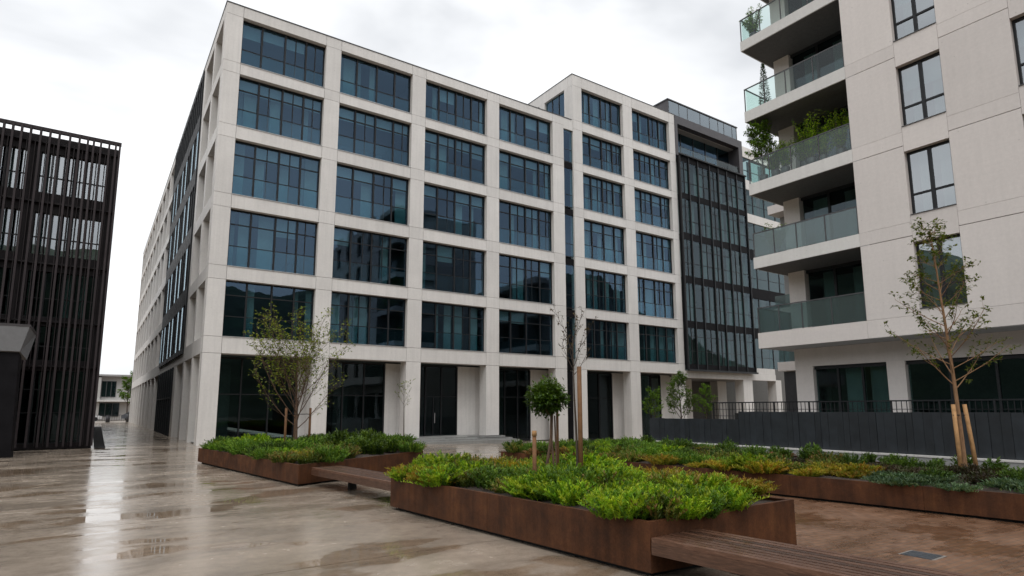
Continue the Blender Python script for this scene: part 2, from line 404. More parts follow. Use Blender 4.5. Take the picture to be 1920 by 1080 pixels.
# coping on the parapets
B('coping', 'frame_grey', ob, X0-.03, 24.95, -.03, .5, 24.184, 24.235)
B('coping', 'frame_grey', ob, X0-.03, .6, .5, 67, 24.184, 24.235)
B('coping', 'frame_grey', ob, 25.05, 37.15, -.03, .5, 28.104, 28.155)
B('coping', 'frame_grey', ob, 25.05, 25.6, .5, 14, 28.104, 28.155)
# dark slot between the two blocks
bar('slot_panel', 'dark_panel', ob, 24.137, 25.073, .45, .6, 4.6, 23.3)
bar('concrete_panel', 'concrete', ob, 24.137, 25.073, .01, .5, 23.3, 24.17)
for z0, z1 in ROWS[1:]:
    g = bar('window', 'frame', ob, 24.2, 25.0, .12, .17, z0-.1, z0-.04); bar('pane', 'glass_office', g, 24.15, 25.06, .14, .15, z0-.04, z1)
    bar('spandrel', 'dark_panel', ob, 24.15, 25.06, .12, .44, z1, z1+.52)
    bar('transom', 'frame', g, 24.2, 25.0, .12, .17, z0+.9, z0+.94)
bar('slot_door', 'dark_panel', ob, 24.137, 25.073, .5, .6, gz(24)-.03, 4.5)

_cur = None
def curtain(parent, x0, x1, y, z0, z1, mat='curtain', along='x'):
    global _cur
    if _cur is None: _cur = {}
    key = (mat, along)
    if key not in _cur:
        m2 = MB(); k = 16
        for i in range(k+1):
            w = (i/k-.5); d = .035*(1 if i % 2 else -1)
            for z in (0, 1): m2.v.append((w, d, z) if along == 'x' else (d, w, z))
        for i in range(k): m2.f.append((2*i, 2*i+2, 2*i+3, 2*i+1))
        _cur[key] = m2.mesh('curtain', mat, True)
    o = bpy.data.objects.new('curtain', _cur[key]); C.objects.link(o); o.parent = parent
    if along == 'x': o.location = Vector(((x0+x1)/2, y, z0))-wloc(parent); o.scale = (x1-x0, 1, z1-z0)
    else: o.location = Vector((y, (x0+x1)/2, z0))-wloc(parent); o.scale = (1, abs(x1-x0), z1-z0)
    return o
def window_front(x0, x1, z0, z1, row, col):
    yf = .30; fw = .055
    m2 = MB()
    m2.box(x0, x1, yf, yf+.10, z1-.07, z1); m2.box(x0, x1, yf, yf+.10, z0, z0+.06)
    m2.box(x0, x0+fw, yf+.002, yf+.098, z0+.06, z1-.07); m2.box(x1-fw, x1, yf+.002, yf+.098, z0+.06, z1-.07)
    w = m2.build('window', 'frame', ob, loc=(0, 0, 0))
    ms = [x0+(x1-x0)*q for q in (.235, .51, .765)]
    for q in ms: bar('mullion', 'frame', w, q-.045, q+.045, yf-.03, yf+.12, z0+.06, z1-.07)
    ed = [x0+fw]+ms+[x1-fw]; H = z1-z0; zl = z0+H*.37; zt = z1-H*.255
    upper = (row == 0 or (row == 1 and col < 4))
    for i in range(4):
        a, b2 = ed[i]+(.045 if i else 0), ed[i+1]-(.045 if i < 3 else 0)
        bar('pane', 'glass_office', w, a, b2, yf+.05, yf+.06, z0+.06, z1-.07)
        bar('rail', 'frame', w, a, b2, yf-.012, yf+.03, zl-.02, zl+.02); bar('ledge_pane', 'glass_ledge', w, a+.01, b2-.01, yf, yf+.012, z0+.07, zl-.02)
        if not upper and row in (1, 2, 3) and (row == 2 or (row+col+i) % 3): bar('blind', 'blind', w, a+.01, b2-.01, yf+.2, yf+.21, zt-random.uniform(0, .06), z1-.07)
        if not upper: bar('transom', 'frame', w, a, b2, yf+.01, yf+.09, zt-.028, zt+.028)
        q = random.random()
        if (i in (1, 2) and q < .55) or q < .18:
            xm = a+(b2-a)*random.choice((.5, .5, .42, .58)); bar('mullion', 'frame', w, xm-.022, xm+.022, yf+.005, yf+.095, z0+.06, z1-.07)
        q = random.random(); pc = .55 if row in (2, 3, 1) else .45
        if col >= 4: pc = .85
        yc = yf+.32
        if q < pc:
            ln = (b2-a)*random.uniform(.22, .75)
            if random.random() < .5: curtain(w, a, a+ln, yc, z0+.05, z1-.05)
            else: curtain(w, b2-ln, b2, yc, z0+.05, z1-.05)
            if random.random() < .35: curtain(w, a+.1, a+.1+(b2-a)*.2, yc+.1, z0+.05, z1-.05)
        elif q > .86:
            bar('blind', 'blind', w, a+.02, b2-.02, yc-.1, yc-.09, z1-H*random.uniform(.22, .35), z1-.06)
    bar('sill', 'metal_sill', w, x0+.01, x1-.01, -.035, yf-.01, z0-.0, z0+.028)
for r_, (z0, z1) in enumerate(ROWS):
    for c_, (x0, x1) in enumerate(XW+XW2):
        if r_ == 0 and c_ < 4: continue
        window_front(x0, x1, z0, z1, r_, c_)

# floors, ceilings and inner walls
lv = [(GT+.06, 5.45)]+[(ROWS[i][1]+.05, ROWS[i-1][0]-.05) for i in range(5, 0, -1)]
for k, (z0, z1) in enumerate(lv):
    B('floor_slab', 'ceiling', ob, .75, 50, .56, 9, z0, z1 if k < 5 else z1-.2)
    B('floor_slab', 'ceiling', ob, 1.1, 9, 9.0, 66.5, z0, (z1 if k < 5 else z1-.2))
B('roof_slab', 'concrete_grey', ob, 25.5, 50, .56, 14, 27.3, 28.0)
B('core_wall', 'room_mid', ob, 7.0, 85, 6.0, 6.2, -1.0, 27.3)
B('core_wall', 'room_mid', ob, 7.0, 7.2, 6.21, 66, 0, 23.6)
for x in (6.15, 11.9, 17.7, 24.6, 31.2, 37.0):
    for z0, z1 in (ROWS if x > 25 else ROWS[1:]):
        bar('room_wall', 'room_mid', ob, x-.08, x+.08, .6, 6, z0-.06, z1+.06)
# back walls give the block its far side
B('rear_wall', 'concrete', ob, .3, 24, 66.7, 67, 0, 24.1)
# upper block: return wall above the lower roof
for z0, z1, y0, y1 in ((24.2, 24.6, .56, 14), (27.2, 28.1, .56, 14), (24.6, 27.2, .56, 1.0), (24.6, 27.2, 3.6, 4.3), (24.6, 27.2, 7.0, 7.7), (24.6, 27.2, 10.4, 14)):
    bar('concrete_panel', 'concrete', ob, 25.08, 25.5, y0+.004, y1-.004, z0+.004, z1-.004)
for y0, y1 in ((1.0, 3.6), (4.3, 7.0), (7.7, 10.4)):
    w = bar('window', 'frame', ob, 25.24, 25.32, y0, y1, 24.605, 24.67)
    for q in range(3):
        a = y0+(y1-y0)*q/3; bar('pane', 'glass_office', w, 25.27, 25.28, a+.03, a+(y1-y0)/3-.03, 24.67, 27.19); bar('mullion', 'frame', w, 25.23, 25.33, a-.03, a+.03, 24.67, 27.19)

# ground floor, set back behind the columns
YS = 1.75
gl = [(0, .9, 5.3, 6.6), (1, 6.75, 10.7, 12.3), (2, 12.4, 15.9, 18.6), (3, 18.7, 22.0, 24.9), (4, 26.0, 30.2, 32.2), (5, 32.4, 35.9, 39.2)]
for i, a, b2, wend in gl:
    zb = gz((a+b2)/2)-.03; h = 4.6
    w = MB().box(a, b2, YS, YS+.1, h-.1, h).build('shopfront', 'frame', ob, loc=(0, 0, 0)); bar('threshold', 'frame', w, a, b2, YS, YS+.1, zb, zb+.14)
    k = 3
    for q in range(k+1):
        xx = a+(b2-a)*q/k; bar('mullion', 'frame', w, xx-.04, xx+.04, YS-.04, YS+.12, zb+.14, h-.1)
    for q in range(k):
        a1, b1 = a+(b2-a)*q/k+.04, a+(b2-a)*(q+1)/k-.04
        bar('pane', 'glass_dark', w, a1, b1, YS+.04, YS+.05, zb+.14, 2.55); bar('pane', 'glass_dark', w, a1, b1, YS+.04, YS+.05, 2.61, h-.1)
        bar('transom', 'frame', w, a1, b1, YS, YS+.1, 2.55, 2.61)
    if i == 2:
        for q in (0, 1):
            xx = a+(b2-a)*(q+.5)/k; bar('door', 'frame', w, xx-.03, xx+.03, YS-.03, YS+.09, zb+.14, 2.5); bar('door_handle', 'metal_sill', w, xx+.08, xx+.11, YS-.08, YS-.05, .85, 1.5)
    if wend:
        mid = b2+(wend-b2)*.55
        bar('concrete_panel', 'concrete', ob, b2+.06, mid-.006, YS-.02, YS+.25, zb, h); bar('concrete_panel', 'concrete', ob, mid+.006, wend, YS-.02, YS+.25, zb, h)
    # things inside the lobby: a pale wall and a counter
    bar('lobby_wall', 'room_mid', ob, a+.3+i % 2, a+1.2+i % 2, YS+1.6, YS+1.9, zb+.05, 4.3)
B('lobby_floor', 'concrete_grey', ob, .8, 40, .9, 6, -1.1, -.01+gz(40))
MB().quad((.3, .86, .02), (12.3, .86, .02), (12.3, 6, .02), (.3, 6, .02)).build('lobby_floor', 'concrete_grey', ob)

# ---- left flank along the lane
PY = [(0.0+.56, .75), (3.45, 4.0), (7.1, 7.9)]
yy = 24.2
while yy < 66: PY.append((yy, yy+.6)); yy += 4.22
PY.append((66.2, 67))
def lpanel(y0, y1, z0, z1, d=.8): bar('concrete_panel', 'concrete', ob, X0, X0+d, y0+GAP, y1-GAP, z0+GAP, z1-GAP)
zr = sorted(ROWS[1:]); bands = [(GT, zr[0][0])]+[(zr[i][1], zr[i+1][0]) for i in range(4)]+[(zr[-1][1], 24.18)]
for y0, y1 in PY:
    bar('concrete_panel', 'concrete', ob, X0, X0+.8, y0+GAP, y1-GAP, -.05, GT-GAP)
    for z0, z1 in bands+zr: lpanel(y0, y1, z0, z1)
for (a, b2), (c2, d2) in zip(PY, PY[1:]):
    if b2 > 7 and b2 < 20: continue
    for z0, z1 in bands: lpanel(b2, c2, z0, z1)
    for z0, z1 in zr:
        w = bar('window', 'frame', ob, X0+.62, X0+.72, b2, c2, z0, z0+.06)
        bar('pane', 'glass_office', w, X0+.66, X0+.67, b2+.02, (b2+c2)/2-.03, z0+.06, z1); bar('pane', 'glass_office', w, X0+.66, X0+.67, (b2+c2)/2+.03, c2-.02, z0+.06, z1)
        bar('mullion', 'frame', w, X0+.6, X0+.72, (b2+c2)/2-.03, (b2+c2)/2+.03, z0+.06, z1)
    w = bar('window', 'frame', ob, X0+.55, X0+.65, b2, c2, 2.5, 2.56)
    bar('pane', 'glass_dark', w, X0+.58, X0+.59, b2+.02, c2-.02, .02, 2.5); bar('pane', 'glass_dark', w, X0+.62, X0+.63, b2+.02, c2-.02, 2.56, 4.6)
for z0, z1 in [bands[0], bands[-1]]: lpanel(7.9, 24.2, z0, z1, .6)
# dark glazed bay hung on the flank
by = bpy.data.objects.new('glazed_bay', None); C.objects.link(by); by.parent = ob
fin = [8.0+(23.9-8.0)*q/14 for q in range(15)]
zz = [(5.2, 5.5)]+[(ROWS[i][1]-.25, ROWS[i-1][0]+.12) for i in range(5, 1, -1)]+[(23.45, 23.9)]
for z0, z1 in zz: bar('spandrel', 'dark_panel', by, .03, .5, 8.0, 23.9, z0, z1)
for y in fin: bar('fin', 'frame', by, .022, .32, y-.04, y+.04, 5.15, 23.95)
for i in range(5):
    a, b2 = zz[i][1], zz[i+1][0]
    for q in range(14):
        if i == 4 or (i+q*3) % 5 < 3: bar('infill', 'dark_panel', by, .30, .32, fin[q]+.05, fin[q+1]-.05, a, b2)
        else: bar('pane', 'glass_dark', by, .045, .055, fin[q]+.05, fin[q+1]-.05, a, b2)
bar('back_panel', 'dark_soffit', by, .75, .8, 8.0, 23.9, 5.2, 23.9)
# dark ground-floor glazing below it
for q in range(8):
    y = 13+q*1.5; bar('fin', 'frame', by, .02, .14, y-.05, y+.05, 0, 4.6)
    if q < 7: bar('pane', 'glass_dark', by, .12, .13, y+.05, y+1.45, .02, 2.5); bar('pane', 'glass_dark', by, .12, .13, y+.05, y+1.45, 2.6, 4.6)
bar('spandrel', 'dark_panel', by, .04, .16, 13, 23.5, 2.5, 2.6); bar('back_panel', 'dark_soffit', by, .8, .9, 8, 24, 0, 4.6)
bar('concrete_panel', 'concrete', ob, X0, X0+.6, 11.6, 12.9, -.05, 4.63)
bar('pane', 'glass_dark', by, .5, .51, 7.95, 11.6, .02, 4.6)

# ---- dark glazed box on the right end
DX0, DX1 = 37.15, 46.9
bx_ = bpy.data.objects.new('glazed_box', None); C.objects.link(bx_); bx_.parent = ob
YF = -.38
cols = [37.15, 38.55, 39.95, 41.95, 43.35, 44.75, 46.05, 46.9]
cols = [37.2+(46.75-37.2)*q for q in (0, .125, .255, .43, .565, .70, .86, 1)]
zz = [(5.05, 5.5)]+[(ROWS[i][1]-.1, ROWS[i-1][0]+.25) for i in range(5, 1, -1)]+[(23.5, 24.2)]
zz = [(5.05, 5.5)]+[(ROWS[i][1]+.08, ROWS[i-1][0]-.02) for i in range(5, 1, -1)]+[(23.7, 24.2)]
for z0, z1 in zz: bar('spandrel', 'dark_panel', bx_, 37.2, 46.75, YF+.06, -.05, z0, z1)
for i, x in enumerate(cols): bar('fin', 'frame', bx_, x-.05, x+.05, YF-.02, YF+.12, 5.0, 24.2)
bar('fin', 'frame', bx_, 37.1, 46.85, YF-.145, YF+.06, 4.9, 5.05); bar('fin', 'frame', bx_, 37.1, 46.85, YF-.145, YF+.06, 24.2, 24.32)
for r_ in range(5):
    a, b2 = zz[r_][1], zz[r_+1][0]
    for q in range(7):
        x0, x1 = cols[q]+.06, cols[q+1]-.06
        bar('pane', 'glass_dark', bx_, x0, x1, YF+.10, YF+.11, a, b2)
        bar('transom', 'frame', bx_, x0, x1, YF+.06, YF+.14, a+(b2-a)*.36-.02, a+(b2-a)*.36+.02)
        if random.random() < .6: bar('transom', 'frame', bx_, x0, x1, YF+.06, YF+.14, a+(b2-a)*.76-.02, a+(b2-a)*.76+.02)
        if q in (0, 2, 3, 5): bar('mullion', 'frame', bx_, (x0+x1)/2-.03, (x0+x1)/2+.03, YF+.06, YF+.14, a, b2)
        if random.random() < .75:
            ln = (x1-x0)*random.uniform(.25, .8); s_ = random.random() < .5
            curtain(bx_, x0 if s_ else x1-ln, x0+ln if s_ else x1, .25, a, b2)
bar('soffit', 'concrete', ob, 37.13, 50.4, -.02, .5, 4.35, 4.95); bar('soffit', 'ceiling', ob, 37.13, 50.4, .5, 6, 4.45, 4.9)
for x in (37.2, 46.75): bar('cheek', 'dark_panel', bx_, x-.02, x+.02, YF+.1, -.02, 5.05, 24.2)
# portal and recess above the box
po = bpy.data.objects.new('roof_portal', None); C.objects.link(po); po.parent = ob
bar('lintel', 'portal_metal', po, 37.14, 47.12, -.03, 2.6, 27.35, 28.12); bar('jamb', 'portal_metal', po, 37.14, 37.5, -.03, 2.6, 24.33, 27.35)
bar('jamb', 'portal_metal', po, 46.55, 47.12, -.03, 2.6, 24.0, 27.35); bar('deck', 'dark_panel', po, 37.5, 46.55, -.2, 2.6, 24.05, 24.2)
for q in range(5):
    a, b2 = 37.5+q*1.81, 37.5+(q+1)*1.81
    bar('pane', 'glass_office', po, a+.04, b2-.04, 1.2, 1.21, 24.3, 27.35); bar('mullion', 'frame', po, b2-.04, b2+.04, 1.16, 1.26, 24.2, 27.35)
    bar('pane', 'glass_rail', po, a+.03, b2-.03, .1, .115, 24.2, 25.3); bar('rail', 'frame', po, a, b2, .09, .13, 25.3, 25.34)
bar('back_panel', 'room_mid', po, 37.4, 47, 3.4, 3.5, 24.2, 28)
ph = bpy.data.objects.new('penthouse', None); C.objects.link(ph); ph.parent = ob
bar('roof_edge', 'frame_grey', ph, 36.62, 46.95, .22, 4, 29.6, 29.7); bar('side_wall', 'portal_metal', ph, 36.7, 36.8, .3, 8, 28.1, 29.6); bar('side_wall', 'portal_metal', ph, 46.8, 46.9, .3, 4, 28.1, 29.6)
pe = [36.8, 38.2, 39.4, 41.2, 42.6, 43.9, 44.8, 46.1, 46.8]
for a, b2 in zip(pe, pe[1:]): bar('pane', 'glass_penthouse', ph, a+.025, b2-.025, .3, .312, 28.14, 29.6); bar('mullion', 'frame_grey', ph, b2-.025, b2+.025, .28, .34, 28.14, 29.6)
bar('back_panel', 'blind', ph, 36.8, 46.8, 1.2, 1.3, 28.12, 29.58)

# ---- wing to the right of the box
wx = [47.15, 49.0, 50.9, 52.8, 54.7]
bar('concrete_panel', 'concrete', ob, 47.14, 56, .3, .7, 26.8, 27.9); bar('concrete_panel', 'concrete', ob, 47.14, 50.4, .02, .5, 4.96, 5.5)
wb = [(5.5, 5.55)]+[(ROWS[i][1]-.1, ROWS[i-1][0]+.15) for i in range(5, 0, -1)]
for k, (z0, z1) in enumerate(wb[1:]): bar('spandrel', 'concrete' if k > 2 else 'dark_panel', ob, 47.14, 56, .3, .6, z0, z1)
for i in range(6):
    a = wb[i][1]; b2 = wb[i+1][0] if i < 5 else 26.8
    for q in range(4):
        x0, x1 = wx[q], wx[q+1]; w = bar('mullion', 'frame', ob, x1-.05, x1+.05, .36, .46, a, b2)
        bar('pane', 'glass_dark', w, x0+.05, x1-.05, .4, .41, a, b2); bar('transom', 'frame', w, x0+.05, x1-.05, .37, .45, a+1.0, a+1.04)
        if random.random() < .7: curtain(w, x0+.1, x0+.1+random.uniform(.4, 1.3), .9, a, b2)
# open columns under the box
for x0, x1, y0 in ((40.6, 41.6, 3.0), (45.2, 46.6, 0.0), (50.4, 51.3, 0.0), (37.6, 39.2, 4.2), (43.0, 44.2, 5.2), (47.4, 48.8, 4.5)):
    bar('column', 'concrete', ob, x0, x1, y0, y0+.9, -1.0, 4.44)

# ---- entrance steps
es = thing('entrance_steps', 'low grey concrete steps before the recessed office entrance', 'steps', (14.6, -1.0, gz(14.6)))
for k in range(3):
    z1 = .06-.11*k-.03
    B('step', 'concrete_step', es, 11.3-.25*k+.6, 18.3+.3*k, -.55-.42*k, -.12 if k else 1.7, -.55, z1)
for k in range(2): B('tread_strip', 'slate', es, 15.6+.5*k, 18.0+.3*k, -.53-.42*k, -.2-.42*k, .032-.11*k, .044-.11*k)
pb = tag(B('column_plinth', 'slate', None, 11.25, 12.1, -.5, -.03, -.4, .02), 'dark stone block beside the concrete entrance steps', 'plinth')

# ================================================================== LOUVRED BUILDING (left)
lb = thing('louvred_building', 'black office block wrapped in thin vertical louvre fins', 'building', (-10, 1, 0))
YB = .95; XL = -4.15; XB = -19
bands = [(0, .25), (3.55, 4.0), (5.6, 6.0), (8.15, 8.92), (10.95, 11.9), (13.9, 14.70)]
for z0, z1 in bands: bar('spandrel', 'dark_cladding', lb, XB, XL-.05, YB-.1, YB+.3, z0, z1)
wn = [(-7.2, -4.6), (-10.6, -7.72), (-14, -11.1), (-17.4, -14.5)]
pier = [(-4.6, XL-.05), (-7.72, -7.2), (-11.1, -10.6), (-14.5, -14), (XB, -17.4)]
for k in range(5):
    z0, z1 = bands[k][1], bands[k+1][0]
    for a, b2 in pier: bar('pier', 'dark_cladding', lb, a, b2, YB-.1, YB+.3, z0, z1)
    for a, b2 in wn:
        w = bar('window', 'frame', lb, a, b2, YB+.02, YB+.14, z0, z0+.05)
        for q in range(4):
            xa, xb = a+(b2-a)*q/4, a+(b2-a)*(q+1)/4
            bar('pane', 'glass_home' if k > 2 else 'glass_dark', w, xa+.03, xb-.03, YB+.07, YB+.08, z0+.05, z1); bar('mullion', 'frame', w, xb-.03, xb+.03, YB+.03, YB+.13, z0+.05, z1)
            if k > 0 and random.random() < .6: curtain(w, xa+.05, xa+.05+random.uniform(.15, .4), YB+.4, z0+.05, z1)
        bar('transom', 'frame', w, a, b2, YB+.03, YB+.12, z0+(z1-z0)*.42-.025, z0+(z1-z0)*.42+.025)
        if k == 0: bar('transom', 'frame', w, a, b2, YB+.03, YB+.12, z0+(z1-z0)*.74-.025, z0+(z1-z0)*.74+.025)
B('core_wall', 'room_dark', lb, XB, XL-.1, 4.5, 4.7, 0, 14.4)
for z0, z1 in bands: bar('floor_slab', 'room_dark', lb, XB, XL-.1, YB+.3, 4.5, z0+.05, z1-.05)
B('side_wall', 'dark_cladding', lb, XL-.1, XL-.02, YB-.02, 40, 0, 14.45); B('rear_wall', 'dark_cladding', lb, XB, XL-.1, 39.8, 40, 0, 14.4); B('side_wall', 'dark_cladding', lb, XB-.1, XB, YB-.1, 40, 0, 14.45)
B('roof', 'dark_cladding', lb, XB, XL-.1, YB+.3, 39.8, 14.2, 14.4)
bar('top_rail', 'louvre', lb, XB, XL+.05, .42, .58, 14.79, 14.95)
fx = [-4.16, -4.33, -4.6, -4.94, -5.23, -5.47, -5.8, -6.17, -6.58, -6.93, -7.28, -7.65, -7.98, -8.3, -8.62]
while fx[-1] > -18.5: fx.append(fx[-1]-random.choice((.31, .34, .38, .27)))
for i, x in enumerate(fx): bar('louvre', 'louvre', lb, x-.042, x+.042, .38, .60, .12, 14.93)
for i, x in enumerate(fx[1:-1]):
    if random.random() < .85:
        a = x-random.choice((.12, .15, .18)); z0 = random.choice((.15, .15, 3.6, 6.0)); bar('louvre', 'louvre', lb, a-.017, a+.017, .62, .76, z0, 14.4)
for z in (3.75, 5.8, 8.5, 11.4, 14.3): bar('bracket_rail', 'dark_cladding', lb, XB, XL-.04, .62, YB-.1, z-.04, z+.04)
# canopy in front of its door
cp = thing('entrance_canopy', 'grey metal entrance canopy with slanted end on a black post', 'canopy', (-7, -4.2, 0))
m2 = MB(); xe, xw = -6.5, -13
m2.hexa([(xw, -4.55, 3.98), (xe-.22, -4.55, 3.98), (xe-.05, -3.7, 3.72), (xw, -3.7, 3.72), (xw, -4.55, 5.0), (xe, -4.55, 5.0), (xe, -1.2, 5.0), (xw, -1.2, 5.0)])
m2.build('canopy_roof', 'canopy_metal', cp)
m2 = MB().hexa([(xw, -4.56, 4.94), (xe+.01, -4.56, 4.94), (xe+.01, -1.2, 4.94), (xw, -1.2, 4.94), (xw, -4.57, 5.03), (xe+.02, -4.57, 5.03), (xe+.02, -1.2, 5.03), (xw, -1.2, 5.03)]); m2.build('drip_edge', 'portal_metal', cp)
m2 = MB().hexa([(-7.6, -4.45, 0), (-6.66, -4.45, 0), (-6.62, -3.9, 0), (-7.6, -3.9, 0), (-7.6, -4.45, 3.99), (-6.75, -4.45, 3.99), (-6.7, -3.9, 3.85), (-7.6, -3.9, 3.85)]); m2.build('post', 'dark_panel', cp)

# ================================================================== APARTMENT BUILDING (right)
ab = thing('apartment_building', 'pale rendered apartment block with glass-railed corner balconies', 'building', (21, -28, .9))
XA = 19.0; YE = -23.43; ZT = .9
FL = [4.94, 8.25, 11.60, 15.02, 18.45, 21.8]; SB = [4.28, 7.76, 11.09, 14.52, 17.98, 21.35]
WY = [(-25.2, -26.6), (-28.58, -29.98), (-31.96, -33.36), (-35.34, -36.74)]
WZ = [(5.14, 7.52), (8.49, 10.85), (11.78, 14.12), (15.10, 17.42), (18.55, 20.9)]
def apan(y0, y1, z0, z1, g=.006, top=.006): bar('wall_panel', 'concrete_warm', ab, XA, XA+.32, y1+g, y0-g, z0+g, z1-top)
segs = [(YE, -25.2)]+[(WY[i][1], WY[i+1][0]) for i in range(3)]+[(-36.74, -42)]
for y0, y1 in segs:
    for k in range(5):
        apan(y0, y1, SB[k] if k else 4.28, FL[k], .004, .004)
        apan(y0, y1, FL[k], SB[k+1]-.0, .004, .022)
for y0, y1 in WY:
    zl = 4.28
    for k in range(5):
        apan(y0, y1, zl, WZ[k][0], .004); zl = WZ[k][1]
    apan(y0, y1, zl, 22.3)
for i, (y0, y1) in enumerate(WY):
    for k, (z0, z1) in enumerate(WZ):
        xf = XA+.2
        m2 = MB(); m2.box(xf, xf+.09, y1, y0, z1-.08, z1); m2.box(xf, xf+.09, y1, y0, z0, z0+.07); m2.box(xf+.002, xf+.088, y0-.07, y0, z0+.07, z1-.08); m2.box(xf+.002, xf+.088, y1, y1+.07, z0+.07, z1-.08)
        w = m2.build('window', 'frame', ab)
        ym = (y0+y1)/2; zt = z0+(z1-z0)*.33
        bar('mullion', 'frame', w, xf-.01, xf+.10, ym-.055, ym+.055, z0+.07, z1-.08)
        for a, b2 in ((y1+.07, ym-.055), (ym+.055, y0-.07)):
            bar('pane', 'glass_home', w, xf+.04, xf+.05, a, b2, z0+.07, zt-.03); bar('pane', 'glass_home', w, xf+.04, xf+.05, a, b2, zt+.03, z1-.08)
            bar('transom', 'frame', w, xf, xf+.09, a, b2, zt-.035, zt+.035)
            if random.random() < .75: curtain(w, a+.03, a+(b2-a)*random.uniform(.5, .95), xf+.3, z0+.05, z1-.05, 'curtain', 'y')
        if k in (0, 2, 3) or i == 1: bar('blind', 'blind', w, xf+.2, xf+.21, y1+.08, y0-.08, z1-(z1-z0)*random.uniform(.3, .55), z1-.06)
        bar('sill', 'frame_grey', w, XA-.03, xf, y1+.01, y0-.01, z0-.0, z0+.025)
# inside and roof
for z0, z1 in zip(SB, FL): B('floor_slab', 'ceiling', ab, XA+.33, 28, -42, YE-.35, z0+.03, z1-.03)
B('core_wall', 'room_mid', ab, 23.4, 23.6, -42, -19.5, ZT, 21.5)
B('cheek_wall', 'concrete_grey', ab, XA+.004, 21.15, YE-.34, YE-.0, 4.95, 21.34)
B('end_wall', 'concrete_warm', ab, 21.1, 28, -19.6, -19.32, ZT, 21.34)
B('rear_wall', 'concrete_warm', ab, 28, 28.3, -42, -19.32, ZT, 21.8); B('end_wall', 'concrete_warm', ab, XA+.33, 28, -42.3, -42, ZT, 22.3)
# balconies
for k in range(6):
    z0, z1 = SB[k], FL[k]
    bar('balcony_slab', 'concrete_warm' if k == 0 else 'render_white', ab, XA+.002, 23.4, YE+.004, -18.96, z0, z1)
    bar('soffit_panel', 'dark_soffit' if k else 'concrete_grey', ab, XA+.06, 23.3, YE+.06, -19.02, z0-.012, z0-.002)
    if k == 5: continue
    # glass parapet
    bl = bpy.data.objects.new('balustrade', None); C.objects.link(bl); bl.parent = ab
    bl.location = -Vector(ab.location)
    pts = [-18.99, -19.95, -20.95, -22.15, YE+.03]; gm = 'glass_rail' if k > 1 else 'glass_frost'
    for a, b2 in zip(pts, pts[1:]): bar('pane', gm, bl, XA+.05, XA+.064, b2+.03, a-.03, z1+.03, z1+1.05)
    for y in pts: bar('post', 'frame_grey', bl, XA+.04, XA+.075, y-.018, y+.018, z1, z1+1.06)
    bar('handrail', 'frame_grey', bl, XA+.035, XA+.085, YE+.01, -18.97, z1+1.06, z1+1.10)
    for a, b2 in ((19.1, 20.2), (20.2, 21.4), (21.4, 23.3)): bar('pane', gm, bl, a+.03, b2-.03, -19.03, -19.016, z1+.03, z1+1.05); bar('post', 'frame_grey', bl, b2-.018, b2+.018, -19.04, -19.005, z1, z1+1.06)
    bar('handrail', 'frame_grey', bl, XA+.085, 23.3, -19.045, -18.995, z1+1.06, z1+1.10)
    # recessed wall and sliding doors
    bar('pier', 'concrete_warm', ab, 21.0, 21.35, -20.07, -19.33, z1, SB[k+1]-.013)
    w = bar('sliding_door', 'frame', ab, 21.15, 21.28, YE+.0, -20.08, SB[k+1]-.14, SB[k+1]-.013)
    for a, b2 in ((-20.1, -21.3), (-21.3, -22.5), (-22.5, -23.42)):
        bar('pane', 'glass_dark', w, 21.2, 21.21, b2+.05, a-.05, z1+.05, SB[k+1]-.14); bar('frame', 'frame', w, 21.16, 21.27, b2-.05, b2+.05, z1, SB[k+1]-.14)
        if random.random() < .7: curtain(w, b2+.1, b2+random.uniform(.4, .9), 21.6, z1+.05, SB[k+1]-.15, 'curtain', 'y')
# ground floor behind the terrace
XG = 20.5
bar('soffit', 'concrete_grey', ab, XA+.02, XG, -42, YE-.0, 4.26, 4.279)
bar('beam', 'concrete_warm', ab, XG, XG+.4, -42, -19.65, 3.5, 4.26)
for y0, y1 in ((-19.65, -20.42), (-23.3, -23.94), (-29.4, -30.2), (-35, -36)): bar('pier', 'concrete_warm', ab, XG+.003, XG+.4, y1, y0, ZT, 3.5)
for y0, y1, n in ((-20.42, -23.3, 3), (-23.94, -29.4, 4), (-30.2, -35, 4)):
    w = bar('shopfront', 'frame', ab, XG+.12, XG+.25, y1, y0, 3.36, 3.495)
    for q in range(n):
        a, b2 = y0+(y1-y0)*q/n, y0+(y1-y0)*(q+1)/n
        bar('pane', 'glass_dark', w, XG+.17, XG+.18, b2+.04, a-.04, ZT+.05, 3.36); bar('mullion', 'frame', w, XG+.13, XG+.24, b2-.04, b2+.04, ZT, 3.36)
        if y0 > -21 and q: curtain(w, b2+.1, a-.1, XG+.6, ZT, 3.4, 'curtain', 'y')
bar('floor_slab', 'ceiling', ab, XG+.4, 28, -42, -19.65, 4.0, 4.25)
# terrace in front of it and its railing
struct(MB().box(17.3, 28.2, -42, -17.6, -1.0, ZT).build('terrace', 'concrete_grey'))
tr = thing('terrace_railing', 'thin black metal railing along the apartment terrace edge', 'railing', (17.35, -28, ZT))
for z in (1.99, 1.72, 1.45, 1.18): bar('rail', 'frame', tr, 17.33, 17.37, -41.9, -17.7, z-(.022 if z > 1.9 else .01), z+(.022 if z > 1.9 else .01))
y = -17.75; k = 0
while y > -41.9: bar('post', 'frame', tr, 17.325 if k % 9 == 0 else 17.34, 17.375 if k % 9 == 0 else 17.36, y-(.025 if k % 9 == 0 else .01), y+(.025 if k % 9 == 0 else .01), ZT, 1.97); y -= .155; k += 1

